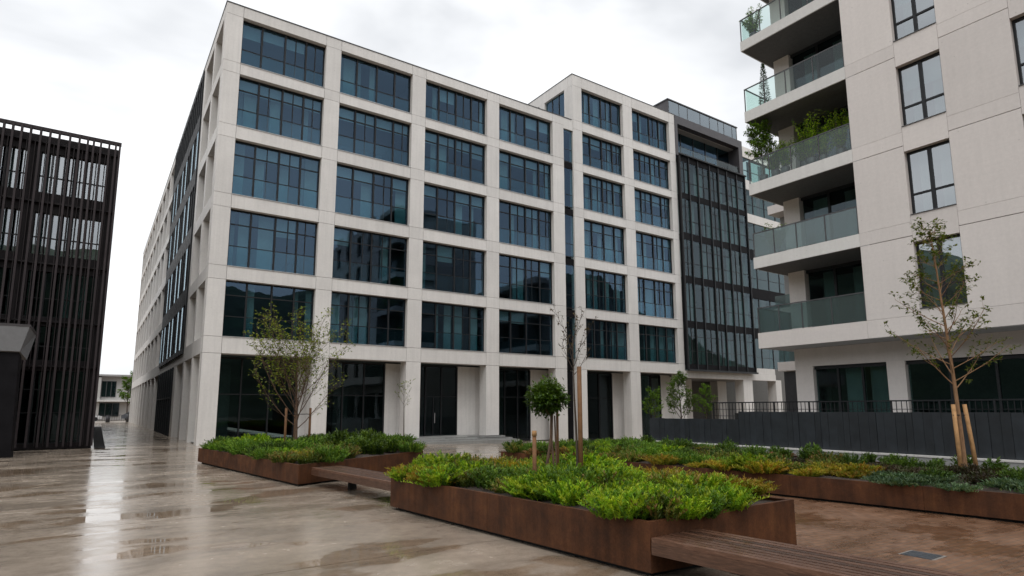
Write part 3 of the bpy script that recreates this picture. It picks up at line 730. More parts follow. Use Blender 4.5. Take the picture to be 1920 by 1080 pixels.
# ---- block behind, seen in the gap
XE = 31.0; YN = -10.9
YN = atx(1450, 560, XE).y
eb = thing('rear_apartment_block', 'grey apartment block glimpsed in the gap behind the corner balconies', 'building', (XE+5, YN-8, gz(36)))
bar('wall', 'concrete_grey', eb, XE+1.2, XE+1.5, YN-16, YN-.1, gz(33)-.05, 14.2); bar('end_wall', 'concrete_grey', eb, XE+1.5, XE+12, YN-.4, YN-.1, gz(33)-.05, 14.2)
for k, z in enumerate((4.05, 7.45, 10.85, 14.2)):
    bar('balcony_slab', 'concrete_warm', eb, XE, XE+1.6, YN-16, YN, z, z+.55)
    if k < 3:
        bar('railing', 'glass_frost', eb, XE+.03, XE+.045, YN-16, YN-.1, z+.58, z+1.35)
        for q in range(6): bar('fin', 'concrete_grey', eb, XE+.1, XE+1.2, YN-1.6-q*3, YN-1.4-q*3, z+.55, z+3.4)
    for q in range(5): bar('window', 'glass_dark', eb, XE+1.17, XE+1.19, YN-2.6-q*3, YN-.6-q*3, z-2.7, z-.3)
bar('shutter', 'sign_dark', eb, XE+.3, XE+.4, YN-6, YN-.2, 1.1, 4.0); bar('rear_wall', 'concrete_grey', eb, XE+12, XE+12.3, YN-16, YN-.1, -.95, 14.2); bar('roof', 'concrete_grey', eb, XE+1.6, XE+12.3, YN-16, YN-.1, 14.3, 14.6)

# ================================================================== FENCE
kb = tag(MB().prism([(13.92, -44), (14.2, -44), (14.2, -16.9), (13.92, -16.9)], -.6, .47).build('kerb_wall', 'concrete_grey'), 'low pale concrete kerb wall under the black board fence', 'wall')
B('cap', 'concrete', kb, 13.90, 14.22, -44, -16.88, .472, .52)
fe = thing('board_fence', 'long black board fence standing on a low pale kerb wall', 'fence', (14.06, -28, .52))
y = -17.2
while y > -40:
    w_ = random.uniform(.17, .30); top = (1.385 if y > -21.1 else 1.645)+random.uniform(-.006, .006); o_ = random.choice((0, 0, .008, .016, -.006))
    d_ = random.uniform(-.004, .004)
    m2 = MB().hexa([(14.04+o_, y-w_, .50), (14.065+o_, y-w_, .50), (14.065+o_, y-.006, .50), (14.04+o_, y-.006, .50), (14.04+o_+d_, y-w_+d_*2, top), (14.065+o_+d_, y-w_+d_*2, top), (14.065+o_+d_, y-.006+d_*2, top), (14.04+o_+d_, y-.006+d_*2, top)])
    m2.build('board', 'fence_board', fe); y -= w_+.002
bar('backing_sheet', 'rubber', fe, 14.09, 14.096, -40, -21.1, .53, 1.60); bar('backing_sheet', 'rubber', fe, 14.09, 14.096, -21.1, -17.25, .53, 1.35)
for z in (.75, 1.25): bar('fence_rail', 'fence_board', fe, 14.10, 14.15, -40, -17.2, z, z+.09)
for q in range(12): yy = -17.4-q*2; bar('post', 'fence_board', fe, 14.15, 14.24, yy-.045, yy+.045, .30, 1.36 if yy > -21.1 else 1.6)

# ================================================================== PLANTERS
def planter(poly, ztop, label, seams=()):
    cx = sum(p[0] for p in poly)/len(poly); cy = sum(p[1] for p in poly)/len(poly); zb = min(gz(p[0]) for p in poly)
    P = thing('planter', label, 'planter', (cx, cy, zb))
    P2 = [Vector((a, b2)) for a, b2 in poly]; n = len(P2)
    def inset(d):
        o = []
        for i in range(n):
            p0, p1, p2 = P2[i-1], P2[i], P2[(i+1) % n]
            e1 = (p1-p0).normalized(); e2 = (p2-p1).normalized(); n1 = Vector((-e1.y, e1.x)); n2 = Vector((-e2.y, e2.x))
            b2 = (n1+n2); b2 = b2/(b2.length_squared)*2*1.0
            o.append(p1+b2*d)
        return o
    inn = inset(.035); rim = inset(.06); pl = inset(.10)
    for i in range(n):
        j = (i+1) % n; a, b2, c2, d2 = P2[i], P2[j], inn[j], inn[i]
        ln = (b2-a).length; k = max(1, round(ln/2.6))
        for s_ in range(k):
            f0, f1 = s_/k, (s_+1)/k; g = .0025/ln
            f0 += g if s_ else 0; f1 -= g if s_ < k-1 else 0
            q = [a.lerp(b2, f0), a.lerp(b2, f1), d2.lerp(c2, f1), d2.lerp(c2, f0)]
            zt = ztop-.006; m2 = MB().hexa([(v.x, v.y, gz(v.x)+.055) for v in q]+[(v.x, v.y, zt) for v in q]); m2.build('steel_panel', 'corten', P)
        q = [a, b2, rim[j], rim[i]]
        MB().hexa([(v.x, v.y, ztop-.006) for v in q]+[(v.x, v.y, ztop+.003) for v in q]).build('rim', 'corten', P)
    MB().prism([tuple(v) for v in pl], lambda x, y: gz(x)-.012, lambda x, y: gz(x)+.06).build('plinth', 'rubber', P)
    # soil with a slightly uneven surface
    m2 = MB(); g = 26; xs_ = [v.x for v in inn]; ys_ = [v.y for v in inn]
    def inside(x, y):
        for i in range(n):
            a, b2 = inn[i], inn[(i+1) % n]
            if (b2.x-a.x)*(y-a.y)-(b2.y-a.y)*(x-a.x) < 0: return False
        return True
    c0 = sum(inn, Vector((0, 0)))/n; rings = 10; m_ = 12*n
    ringpts = []
    for i in range(n):
        for s_ in range(12): ringpts.append(inn[i].lerp(inn[(i+1) % n], s_/12))
    for r_ in range(rings+1):
        for p in ringpts:
            q = c0.lerp(p, r_/rings); dz = 0 if r_ == rings else random.uniform(-.03, .035)
            m2.v.append((q.x, q.y, ztop-.04+dz+.06*(1-(r_/rings)**2)))
    for r_ in range(rings):
        for i in range(m_): j = (i+1) % m_; m2.f.append((r_*m_+i, (r_+1)*m_+i, (r_+1)*m_+j, r_*m_+j))
    m2.build('soil', 'soil', P)
    return P, inside
P1 = [(-1.24, -11.3), (-.24, -19.62), (4.25, -16.95), (6.3, -10.9)]
P2_ = [(.27, -23.72), (.74, -29.5), (3.52, -29.48), (3.1, -23.7)]
P3 = [(7.62, -16.2), (9.85, -39), (13.85, -39), (13.85, -16.4)]
pa, in1 = planter(P1, .49, 'rusty steel planter with a multi-stemmed tree, beside the pale office corner')
pb_, in2 = planter(P2_, .56, 'rusty steel planter overflowing with lime green shrubs, nearest the wet plaza')
pc_, in3 = planter(P3, .285, 'long low rusty steel planter running before the black board fence')

# ================================================================== BENCHES
def bench(a0, a1, width, z, label, n=9):
    a0, a1 = Vector(a0), Vector(a1); d = (a1-a0); ln = d.length; d.normalize(); s_ = Vector((-d.y, d.x)); s_ = s_ if s_.x > 0 else -s_
    P = thing('bench', label, 'bench', (*(a0.lerp(a1, .5)+s_*width/2), gz(a0.x)))
    def slab(name, mat, f0, f1, w0, w1, z0, z1):
        q = [a0+d*f0+s_*w0, a0+d*f1+s_*w0, a0+d*f1+s_*w1, a0+d*f0+s_*w1]
        if (q[1]-q[0]).cross(q[2]-q[1]) < 0: q = [q[0], q[3], q[2], q[1]]
        MB().hexa([(v.x, v.y, z0) for v in q]+[(v.x, v.y, z1) for v in q]).build(name, mat, P)
    sw = width/n
    for i in range(n): slab('slat', 'bench_wood', 0, ln, i*sw+.010, (i+1)*sw-.010, z-.045+random.uniform(-.001, .001), z+random.uniform(-.001, .001))
    slab('fascia', 'bench_wood', 0, ln, .004, .04, z-.17, z-.047); slab('fascia', 'bench_wood', 0, ln, width-.04, width-.004, z-.17, z-.047)
    slab('frame', 'rubber', .02, ln-.02, .05, width-.05, z-.11, z-.05)
    k = max(1, int(ln/1.4))
    for i in range(k): f0 = ln*(i+.5)/k; slab('leg', 'rubber', f0-.04, f0+.04, width*.62, width*.86, gz(a0.x)-.025, z-.11)
bench((.06, -20.35+.75), (.47, -23.69), .74, .42, 'dark hardwood slatted bench spanning between the two rusty planters', 8)
bench((.72, -29.53), (1.08, -33.6), .86, .405, 'dark wet hardwood slatted bench in the near foreground, leaving the picture', 9)

# ================================================================== PLANTS
def shrub_mesh(name, mat, n, rad, h, llen, lwid, droop, per, lean, seed, tint=(0, 1), spray=.5):
    rg = random.Random(seed); m2 = MB()
    for i in range(n):
        r_ = rad*math.sqrt(rg.random())*.75; w = rg.random()*6.283
        b0 = Vector((r_*math.cos(w), r_*math.sin(w), 0)); o_ = Vector((math.cos(w+rg.uniform(-.6, .6)), math.sin(w+rg.uniform(-.6, .6)), 0))
        hh = h*rg.uniform(.6, 1.08)*(1-.55*(r_/rad)**2); ln = lean*rg.uniform(.4, 1.3)*(.3+r_/rad)
        tt = rg.uniform(*tint)
        for k in range(per):
            f = .18+.82*(k+rg.random())/per
            p = b0+Vector((0, 0, hh*(f-droop*f*f*.5)))+o_*(ln*rad*f*f)
            dd = Vector((rg.uniform(-1, 1), rg.uniform(-1, 1), rg.uniform(-.2, 1.0)))*spray+o_*.5*f+Vector((0, 0, .55))
            m2.leafq(p, dd, Vector((rg.uniform(-.4, .4), rg.uniform(-.4, .4), 1)), llen*rg.uniform(.6, 1.25), lwid*rg.uniform(.7, 1.2), min(1, max(0, tt+rg.uniform(-.2, .2)+(f-.6)*.35)))
    return m2.mesh(name, mat)
SPEC = {
 'lime':  ('leaf_lime', 140, .36, .43, .060, .0185, .3, 38, .65, (.0, .95), 1.1),
 'yellow': ('leaf_yellow', 120, .34, .34, .062, .017, .35, 32, .8, (.0, 1), .95),
 'olive': ('leaf_olive', 120, .36, .38, .056, .026, .2, 24, .5, (0, .9), .9),
 'green': ('leaf_green', 120, .36, .42, .052, .026, .1, 30, .45, (0, 1), .9),
 'fresh': ('leaf_fresh', 130, .38, .42, .058, .025, .15, 22, .5, (0, 1), .8),
 'round': ('leaf_ever', 150, .42, .62, .075, .040, .1, 30, .45, (.1, 1), 1.0),
 'blue':  ('leaf_blue', 80, .34, .20, .075, .026, .5, 18, .9, (0, 1), .9),
 'rust':  ('leaf_rust', 100, .34, .26, .060, .024, .3, 20, .6, (0, 1), .9),
 'brown': ('leaf_brown', 90, .34, .30, .060, .024, .3, 20, .6, (0, 1), .9),
 'weed':  ('leaf_green', 34, .22, .50, .11, .05, .1, 14, .6, (.2, 1), 1.0),
}
SM = {k: [shrub_mesh(k+'_shrub', v[0], *v[1:4], v[4], v[5], v[6], v[7], v[8], 11*i+3, v[9], v[10]) for i in range(3)] for k, v in SPEC.items()}
NAMES = {'lime': 'lime_shrub', 'yellow': 'yellow_shrub', 'olive': 'olive_shrub', 'green': 'green_shrub', 'fresh': 'green_shrub', 'round': 'round_shrub', 'blue': 'ground_cover_plant', 'rust': 'russet_plant', 'brown': 'brown_shrub', 'weed': 'leafy_weed'}
LOOK = {'lime': 'feathery lime green shrub', 'yellow': 'feathery yellow-green shrub with gold tips', 'olive': 'olive green shrub tinged with brown', 'green': 'dark green fine-leaved shrub', 'fresh': 'mid green low shrub', 'round': 'dense glossy dark green rounded shrub', 'blue': 'low blue-green ground cover plant', 'rust': 'low russet orange leafy plant', 'brown': 'brownish half-bare shrub', 'weed': 'tall loose leafy weed'}
WHERE = {1: 'in the rusty planter by the office corner', 2: 'in the rusty planter nearest the plaza', 3: 'in the long planter before the fence'}
GRP = {'lime': 'lime shrubs', 'yellow': 'yellow-green shrubs', 'olive': 'olive shrubs', 'green': 'dark green shrubs', 'fresh': 'mid green shrubs', 'round': 'rounded glossy shrubs', 'blue': 'blue-green ground cover plants', 'rust': 'russet plants', 'brown': 'brownish shrubs', 'weed': 'leafy weeds'}
CAT = {'weed': 'plant', 'blue': 'plant', 'rust': 'plant'}
def spot(where, x, y):
    if where == 1: return ('at the near corner of' if y < -17.2 else 'along the office side of' if y > -13.6 else 'in the middle of')+' the planter by the office'
    if where == 2: return ('at the far left end of' if y > -25.4 else 'at the near bench end of' if y < -28 else 'around the ball tree in' if y > -27 else 'in the middle of')+' the nearest planter'
    ed = x-(7.62+(-16.2-y)*.098)
    return ('against the kerb wall behind' if ed > 3.3 else 'at the far end of' if y > -20 else 'around the young tree in' if y < -27.2 and ed > 1.1 else 'along the steel edge of' if ed < 1.1 else 'in the middle of')+' the long planter'
def shrub(kind, x, y, z, s_, where, sz=None):
    o = bpy.data.objects.new(NAMES[kind], random.choice(SM[kind])); C.objects.link(o)
    o.location = (x, y, z); o.rotation_euler = (random.uniform(-.08, .08), random.uniform(-.08, .08), random.random()*6.28); o.scale = (s_, s_, sz or s_*random.uniform(.88, 1.12))
    lab = f'{LOOK[kind]} {spot(where, x, y)}'
    tag(o, lab, CAT.get(kind, 'shrub'), GRP[kind]+' '+WHERE[where])
    return o
def fill(inside, bbox, step, zs, where, pick, keep=lambda x, y: True):
    x0, x1, y0, y1 = bbox; y = y0; row = 0
    while y < y1:
        x = x0+(step/2 if row % 2 else 0)
        while x < x1:
            a, b2 = x+random.uniform(-.3, .3)*step, y+random.uniform(-.3, .3)*step
            if inside(a, b2) and keep(a, b2):
                k = pick(a, b2)
                if k: shrub(k, a, b2, zs, random.uniform(.72, 1.12)*(1+.22*math.sin(a*2.3+1)*math.sin(b2*1.9)), where)
            x += step
        y += step*.87; row += 1
# planter by the office corner
def pick1(x, y):
    t_ = (x+1.2)/6; near = (y+19.6) < 2.6+1.2*x*.3
    if x > 3.9 and y < -14.6: return 'rust'
    if x > 1.7 and y < -15.2 and x < 3.6: return None
    if near: return random.choice(('olive', 'olive', 'yellow', 'fresh'))
    return random.choice(('fresh', 'fresh', 'green', 'lime', 'fresh'))
fill(in1, (-1.3, 6.4, -19.6, -10.8), .58, .43, 1, pick1)
for x, y, s_ in ((2.2, -16.8, 1.0), (2.75, -16.2, 1.15), (2.0, -15.9, 1.1), (3.2, -16.6, .9), (2.5, -17.3, .85), (3.0, -15.6, 1.1)): shrub('round', x, y, .42, s_, 1)
# nearest planter
def pick2(x, y):
    if x > 2.35 and y < -28.95: return None                       # bare soil in the near right corner
    if -28.7 < y < -25.6 and x < .27+(-23.72-y)*.081+.30: return None   # strip of bare soil along the plaza edge
    if x < 1.3 and y > -25.6: return random.choice(('yellow', 'lime', 'yellow', 'olive'))
    if x > 2.9 and y < -27.2: return 'yellow'
    if y > -25.4: return random.choice(('olive', 'rust', 'yellow', 'olive', 'lime'))
    if x < 1.1 and y > -26.8: return random.choice(('lime', 'olive', 'green'))
    return random.choice(('lime', 'lime', 'lime', 'lime', 'lime', 'lime', 'olive', 'fresh'))
fill(in2, (.2, 3.6, -29.4, -23.7), .40, .49, 2, pick2)
for x, y, s_ in ((.55, -23.95, 1.0), (.62, -24.5, .95), (.70, -25.2, .9)): shrub('yellow', x, y, .49, s_, 2)
for x, y in ((1.35, -29.1), (1.0, -28.9), (1.75, -29.15)): shrub('lime', x, y, .49, .95, 2)
for x, y in ((3.2, -27.9), (3.3, -27.4), (2.95, -28.2), (3.32, -28.35), (3.1, -28.7), (3.34, -28.8), (2.75, -28.6)): shrub('yellow', x, y, .52, 1.0, 2)
# long planter
def pick3(x, y):
    ed = 7.62+(-16.2-y)*.098; d = x-ed
    if y < -23.5 and d > 3.3: return 'weed' if random.random() < .12 else None
    if y < -23.5 and d > 2.2 and random.random() < .45: return None
    if y > -21.5: return random.choice(('lime', 'olive', 'fresh', 'rust', 'yellow', 'fresh', 'green'))
    if y > -26.4: return random.choice(('olive', 'brown', 'fresh', 'rust', 'green')) if d > 1.2 else random.choice(('lime', 'yellow', 'olive', 'fresh'))
    if d < 1.15: return 'yellow' if y > -27.6 else ('blue' if random.random() < .42 else None)
    if d < 2.4: return random.choice(('brown', 'green', None, 'blue', None, 'fresh')) if y < -27.5 else random.choice(('brown', 'rust', 'green', 'brown'))
    return random.choice(('green', None, 'fresh', 'weed', 'brown'))
fill(in3, (7.6, 13.4, -32, -16.3), .56, .23, 3, pick3)
for q in range(13): shrub('weed', 13.2+random.uniform(-.3, .2), -17-q*.95+random.uniform(-.4, .4), .22, random.uniform(.6, 1.1), 3)
for x, y, s_ in ((9.75, -28.2, 1.25), (9.7, -28.7, 1.15), (10.0, -27.9, 1.1), (10.1, -28.6, 1.0), (9.9, -30.0, 1.2), (10.3, -30.2, 1.3)): shrub('blue', x, y, .23, s_, 3)

# ------------------------------------------------------------------ trees
def grow(mb_, lf, rg, p, d, ln, r, depth, cfg):
    """one branch: a bent tube, side shoots and leaves"""
    seg = 5 if depth < 2 else 4; pts = [Vector(p)]; rad = [r]; dd = Vector(d).normalized()
    for i in range(seg):
        dd = (dd+Vector((rg.uniform(-1, 1), rg.uniform(-1, 1), rg.uniform(-.6, .6)))*cfg['wob']+Vector((0, 0, cfg['up']*(1 if depth else .3)))).normalized() if depth else (dd+Vector((rg.uniform(-1, 1), rg.uniform(-1, 1), .3))*cfg['wob']*.35).normalized()
        pts.append(pts[-1]+dd*(ln/seg)); rad.append(r*(1-.72*(i+1)/seg) if depth else r*(1-.8*(i+1)/seg))
    mb_.tube(pts, rad, 7 if depth == 0 else (5 if depth == 1 else 3), False)
    if depth < cfg['depth']:
        for k in range(cfg['kids'][depth]):
            f = cfg['start'][depth]+(1-cfg['start'][depth])*(k+rg.random()*.9)/cfg['kids'][depth]
            i = min(seg-1, int(f*seg)); q = pts[i].lerp(pts[i+1], f*seg-i); ax = (pts[i+1]-pts[i]).normalized()
            w = rg.random()*6.283 if depth else (k*2.4+rg.uniform(-.4, .4))
            side = Vector((math.cos(w), math.sin(w), 0)); side = (side-ax*side.dot(ax)).normalized()
            an = R(rg.uniform(*cfg['ang'][depth])); nd = ax*math.cos(an)+side*math.sin(an)
            sc = cfg['len'][depth]*rg.uniform(.7, 1.15)*(cfg['shape'](f) if depth == 0 else (1.1-.55*f))
            grow(mb_, lf, rg, q, nd, sc, max(.0035, rad[i]*cfg['rr'][depth]), depth+1, cfg)
    if depth >= cfg['leaf_from']:
        for k in range(cfg['leaves']):
            f = cfg['lf0']+(1-cfg['lf0'])*rg.random(); i = min(seg-1, int(f*seg)); q = pts[i].lerp(pts[i+1], f*seg-i)
            dd2 = Vector((rg.uniform(-1, 1), rg.uniform(-1, 1), rg.uniform(-.7, .7)))
            lf.leafq(q, dd2, Vector((rg.uniform(-.5, .5), rg.uniform(-.5, .5), 1)), cfg['ll']*rg.uniform(.6, 1.2), cfg['lw']*rg.uniform(.7, 1.2), rg.random())
def tree(name, label, base, height, r, cfg, bk, lm, seed, lean=(0, 0)):
    rg = random.Random(seed); T = thing(name, label, 'tree', base); tb, lf = MB(), MB()
    grow(tb, lf, rg, Vector((0, 0, -.08)), Vector((lean[0], lean[1], 1)), height, r, 0, cfg)
    tb.build('trunk', bk, T, True, (0, 0, 0))
    if lf.v: lf.build('crown', lm, T, False, (0, 0, 0))
    return T
def support(label, base, stakes, h, tie, mat, r=.035, tie_r=.05):
    T = thing('tree_support', label, 'stakes', base)
    for x, y, lx, ly in stakes:
        m2 = MB().tube([(x, y, -.12), (x+lx*.5, y+ly*.5, h*.5), (x+lx, y+ly, h)], [r, r*.98, r*.94], 9); m2.build('stake', mat, T, True, (0, 0, 0))
    if tie:
        for x, y, lx, ly in stakes:
            f = tie/h; p0 = Vector((x+lx*f, y+ly*f, tie)); p1 = Vector((0, 0, tie)); e = (p0-p1).normalized()
            MB().tube([p0+e*(r*1.1), p1], [.012, .012], 5).build('tie', 'rubber', T, False, (0, 0, 0))
    return T
# multi-stemmed tree in the planter by the office
tb_ = atz(556, 815, .93); tb_ = Vector((1.15, -14.1, .46))
d_ = aty(556, 815, -14.1); tb_.x = d_.x
tree('multi_stem_tree', 'bushy bare-twigged tree with sparse yellow-green leaves in the planter by the office', tb_, 3.1, .062,
     dict(depth=3, kids=(34, 9, 5), start=(.24, .22, .25), ang=((28, 60), (18, 42), (25, 60)), len=(2.9, .9, .36), shape=lambda f: 1.0-.42*f, rr=(.33, .5, .6), wob=.11, up=.085, leaf_from=3, leaves=2, lf0=.35, ll=.10, lw=.058), 'bark', 'leaf_tree', 21)
support('three brown stakes tied to the multi-stemmed tree by the office', tb_, [(-.38, -.1, 0, 0), (.42, .05, 0, 0), (.05, .4, 0, 0)], 1.35, 1.15, 'stake_brown', .04)
# tall young tree in the long planter
rb = atz(1812, 893, .25); rb.z = .22
tp = atx(1790, 560, rb.x)
tree('young_tree', 'tall young tree with sparse fresh leaves held by two pale stakes before the fence', rb, 5.9, .055,
     dict(depth=2, kids=(36, 8), start=(.33, .28), ang=((42, 68), (25, 60)), len=(2.35, .52), shape=lambda f: max(.12, 1.05-1.0*f), rr=(.34, .5), wob=.07, up=.07, leaf_from=2, leaves=8, lf0=.4, ll=.10, lw=.045), 'bark_tan', 'leaf_tree', 5, (.0, .0))
rv = Vector((_rt.x, _rt.y)).normalized()
support('two pale timber stakes strapped to the tall young tree by the fence', rb, [(-.17*rv.x-.05, -.17*rv.y-.08, -.03*rv.x, -.03*rv.y), (.27*rv.x, .27*rv.y, -.14*rv.x, -.14*rv.y)], 1.62, 1.38, 'stake_wood', .045)
# evergreen ball tree, posts and dry sapling in the near planter
eb_ = Vector((2.02, -26.15, .5))
E_ = thing('evergreen_tree', 'small evergreen ball-crowned tree in the planter nearest the plaza', 'tree', eb_)
rg = random.Random(4); m2 = MB(); lf = MB()
cc = Vector((-.02, 0, 1.42))
m2.tube([(-.10, .02, -.08), (-.09, .0, .25), (.02, 0, .8), (.03, 0, 1.2)], [.028, .026, .022, .014], 7); m2.tube([(.05, -.05, -.08), (.06, -.03, .3), (.03, 0, .75), (.10, .05, 1.25)], [.024, .022, .02, .012], 7)
m2.tube([(.12, .08, -.08), (.16, .04, .4), (.12, .02, 1.15)], [.016, .016, .012], 6)
for k in range(80):
    w = rg.random()*6.283; e = rg.uniform(-.8, 1.4); v = Vector((math.cos(w)*math.cos(e), math.sin(w)*math.cos(e), math.sin(e)*.95)); rr_ = .275*rg.uniform(.68, 1.14)
    q = cc+v*rr_; m2.tube([cc+Vector((0, 0, -.25)), cc+v*rr_*.5, q], [.012, .007, .003], 4, False)
    for j in range(52):
        s_ = Vector((rg.gauss(0, .055), rg.gauss(0, .055), rg.gauss(0, .055))); p = q+s_-v*abs(rg.gauss(0, .07))
        lf.leafq(p, v*.8+Vector((rg.uniform(-1, 1), rg.uniform(-1, 1), rg.uniform(-.8, .6))), Vector((rg.uniform(-.4, .4), rg.uniform(-.4, .4), 1)),   .075*rg.uniform(.7, 1.2), .036, min(1, max(0, .35+v.z*.25+rg.uniform(-.3, .3))))
m2.build('trunk', 'bark', E_, True, (0, 0, 0)); lf.build('crown', 'leaf_ever', E_, False, (0, 0, 0))
sp_ = Vector((1.40, -26.55, .5)); so_ = thing('timber_post', 'short brown timber post with a yellow cap left of the evergreen ball tree', 'post', sp_)
MB().tube([(0, 0, -.12), (0, 0, .85)], .032, 9).build('shaft', 'stake_brown', so_, True, (0, 0, 0)); MB().tube([(0, 0, .85), (0, 0, .93)], [.042, .036], 9).build('cap', 'stake_wood', so_, True, (0, 0, 0))
tb2 = Vector((2.22, -26.6, .5))
tree('dry_sapling', 'thin sapling with a few dry twigs tied to a tall brown stake', tb2, 2.55, .026,
     dict(depth=2, kids=(11, 5), start=(.74, .2), ang=((30, 60), (25, 55)), len=(.62, .26), shape=lambda f: 1.0, rr=(.5, .6), wob=.07, up=.16, leaf_from=2, leaves=3, lf0=.3, ll=.06, lw=.026), 'bark_dark', 'leaf_dry', 9)
support('tall brown round stake holding the dry sapling', tb2+Vector((.03, -.05, 0)), [(0, 0, 0, 0)], 1.95, None, 'stake_brown', .04)
st2 = Vector((2.3, -26.0, .5)); support('slim brown stake half hidden behind the evergreen ball tree', st2, [(0, 0, 0, 0)], 1.25, None, 'stake_brown', .024)
# slim sapling beside the far corner of the first planter
sb = aty(757, 828, -12.2); sb.z = .42
tree('slim_sapling', 'slim leaning sapling with few leaves at the far planter corner', sb, 2.3, .022,
     dict(depth=2, kids=(8, 4), start=(.62, .2), ang=((30, 60), (25, 55)), len=(.55, .25), shape=lambda f: 1.0, rr=(.5, .6), wob=.05, up=.06, leaf_from=2, leaves=5, lf0=.3, ll=.07, lw=.04), 'bark_dark', 'leaf_tree', 14)
# leafy tree beyond the fence
q = aty(1278, 780, -9); gtb = Vector((q.x, -9, gz(q.x)))
tree('leafy_tree', 'small leafy green tree beyond the low end of the fence', gtb, 3.9, .07,
     dict(depth=3, kids=(14, 7, 5), start=(.38, .2, .2), ang=((28, 60), (25, 55), (25, 60)), len=(1.7, .7, .3), shape=lambda f: 1.15-.7*f, rr=(.42, .5, .6), wob=.12, up=.05, leaf_from=3, leaves=8, lf0=.2, ll=.12, lw=.07), 'bark_dark', 'leaf_fresh', 31)
q = aty(1330, 760, 1.6)
for k, (px, yy_, hh) in enumerate(((1325, -3.0, 3.9), (1228, -4.2, 3.3))):
    q = aty(px, 760, yy_)
    tree('leafy_tree', ('thin green tree beside the open columns under the dark glazed box', 'thin leafy sapling before the last ground-floor bay of the office')[k], Vector((q.x, yy_, gz(q.x))), hh, .05,
         dict(depth=3, kids=(11, 6, 4), start=(.45, .2, .2), ang=((28, 55), (25, 55), (25, 60)), len=(1.2, .6, .28), shape=lambda f: 1.1-.6*f, rr=(.42, .5, .6), wob=.12, up=.05, leaf_from=3, leaves=8, lf0=.2, ll=.12, lw=.07), 'bark_dark', 'leaf_fresh', 40+k)

# ---- balcony plants
def pot(base, label, kind):
    P = thing('potted_plant', label, 'potted plant', base); rg = random.Random(int(base[1]*100)+kind)
    MB().tube([(0, 0, 0), (0, 0, .38)], [.15, .2], 12).build('pot', 'sign_dark', P, True, (0, 0, 0))
    lf = MB(); tb = MB()
    if kind == 0:     # slim conifer
        tb.tube([(0, 0, .3), (0, 0, 2.6)], [.03, .004], 5)
        for k in range(1300):
            z = rg.random()**1.3; r_ = .26*(1-z)**.7*rg.random()**.5; w = rg.random()*6.283
            lf.leafq((r_*math.cos(w), r_*math.sin(w), .4+z*2.0), Vector((math.cos(w), math.sin(w), .8)), Vector((0, 0, 1)), .09, .025, rg.random()*.6)
    elif kind == 1:   # open leafy tree
        cfg = dict(depth=3, kids=(18, 8, 5), start=(.15, .2, .2), ang=((28, 60), (25, 55), (25, 60)), len=(1.05, .5, .24), shape=lambda f: 1.15-.7*f, rr=(.42, .5, .6), wob=.12, up=.04, leaf_from=2, leaves=6, lf0=.2, ll=.10, lw=.05)
        grow(tb, lf, rg, Vector((0, 0, .3)), Vector((0, 0, 1)), 2.1, .04, 0, cfg)
    else:             # bamboo-like clump
        for k in range(46):
            w = rg.random()*6.283; r_ = .3*rg.random(); hh = rg.uniform(.7, 2.0 if kind == 2 else 1.35); dx, dy = rg.uniform(-.3, .3), rg.uniform(-.45, .45)
            tb.tube([(r_*math.cos(w)*.4, r_*math.sin(w)*.4, .3), (r_*math.cos(w)+dx*.5, r_*math.sin(w)+dy*.5, .3+hh*.6), (r_*math.cos(w)+dx, r_*math.sin(w)+dy, .3+hh)], [.006, .005, .002], 3, False)
            for j in range(40):
                f = rg.uniform(.2, 1); lf.leafq((r_*math.cos(w)*f+dx*f, r_*math.sin(w)*f+dy*f, .3+hh*f), Vector((rg.uniform(-1, 1), rg.uniform(-1, 1), rg.uniform(-.6, .5))), Vector((0, 0, 1)), .12, .03, rg.random())
    tb.build('stem', 'bark_dark', P, False, (0, 0, 0)); lf.build('foliage', ('leaf_green', 'leaf_fresh', 'leaf_lime', 'leaf_lime')[kind], P, False, (0, 0, 0))
pot((19.9, -19.45, FL[3]), 'slim dark conifer in a pot on a high corner balcony', 0)
pot((19.5, -19.35, FL[4]), 'small potted conifer behind glass on the topmost visible balcony', 3)
pot((19.5, -19.40, FL[2]), 'bushy potted tree at the corner of the green balcony', 1)
pot((19.45, -20.0, FL[2]), 'low leafy potted shrub beside the bushy tree on the green balcony', 3)
pot((19.6, -21.3, FL[2]), 'wide leafy green pot plant at the middle of the green balcony', 3)
pot((19.45, -21.6, FL[2]), 'lush green pot plant pressed against the balcony glass', 2)
pot((19.45, -20.45, FL[2]), 'leafy pot plant in front of the white pier on the green balcony', 3)
pot((19.6, -22.0, FL[2]), 'spreading bright green pot plant behind the balcony glass', 3)
pot((19.6, -22.75, FL[2]), 'tall bright green bamboo in a pot beside the balcony wall', 2)
pot((19.9, -19.5, FL[1]), 'small pot plant in the corner of the balcony above the lowest', 3)

# ---- drain cover
dc = [atz(*p, -.095) for p in ((1692, 1040), (1738, 1049), (1762, 1041), (1720, 1033))]
cen = sum(dc, Vector())/4; D = thing('drain_cover', 'square grey metal drain cover set in the brick paving', 'drain cover', (cen.x, cen.y, gz(cen.x)+.006))
MB().box(-.21, .21, -.21, .21, 0, .004).build('rim', 'drain_frame', D, False, (0, 0, 0)); MB().box(-.175, .175, -.175, .175, .004, .009).build('lid', 'drain_metal', D, False, (0, 0, 0))
for k in range(5): MB().box(-.14, .14, -.13+k*.06, -.118+k*.06, .009, .011).build('rib', 'drain_metal', D, False, (0, 0, 0))

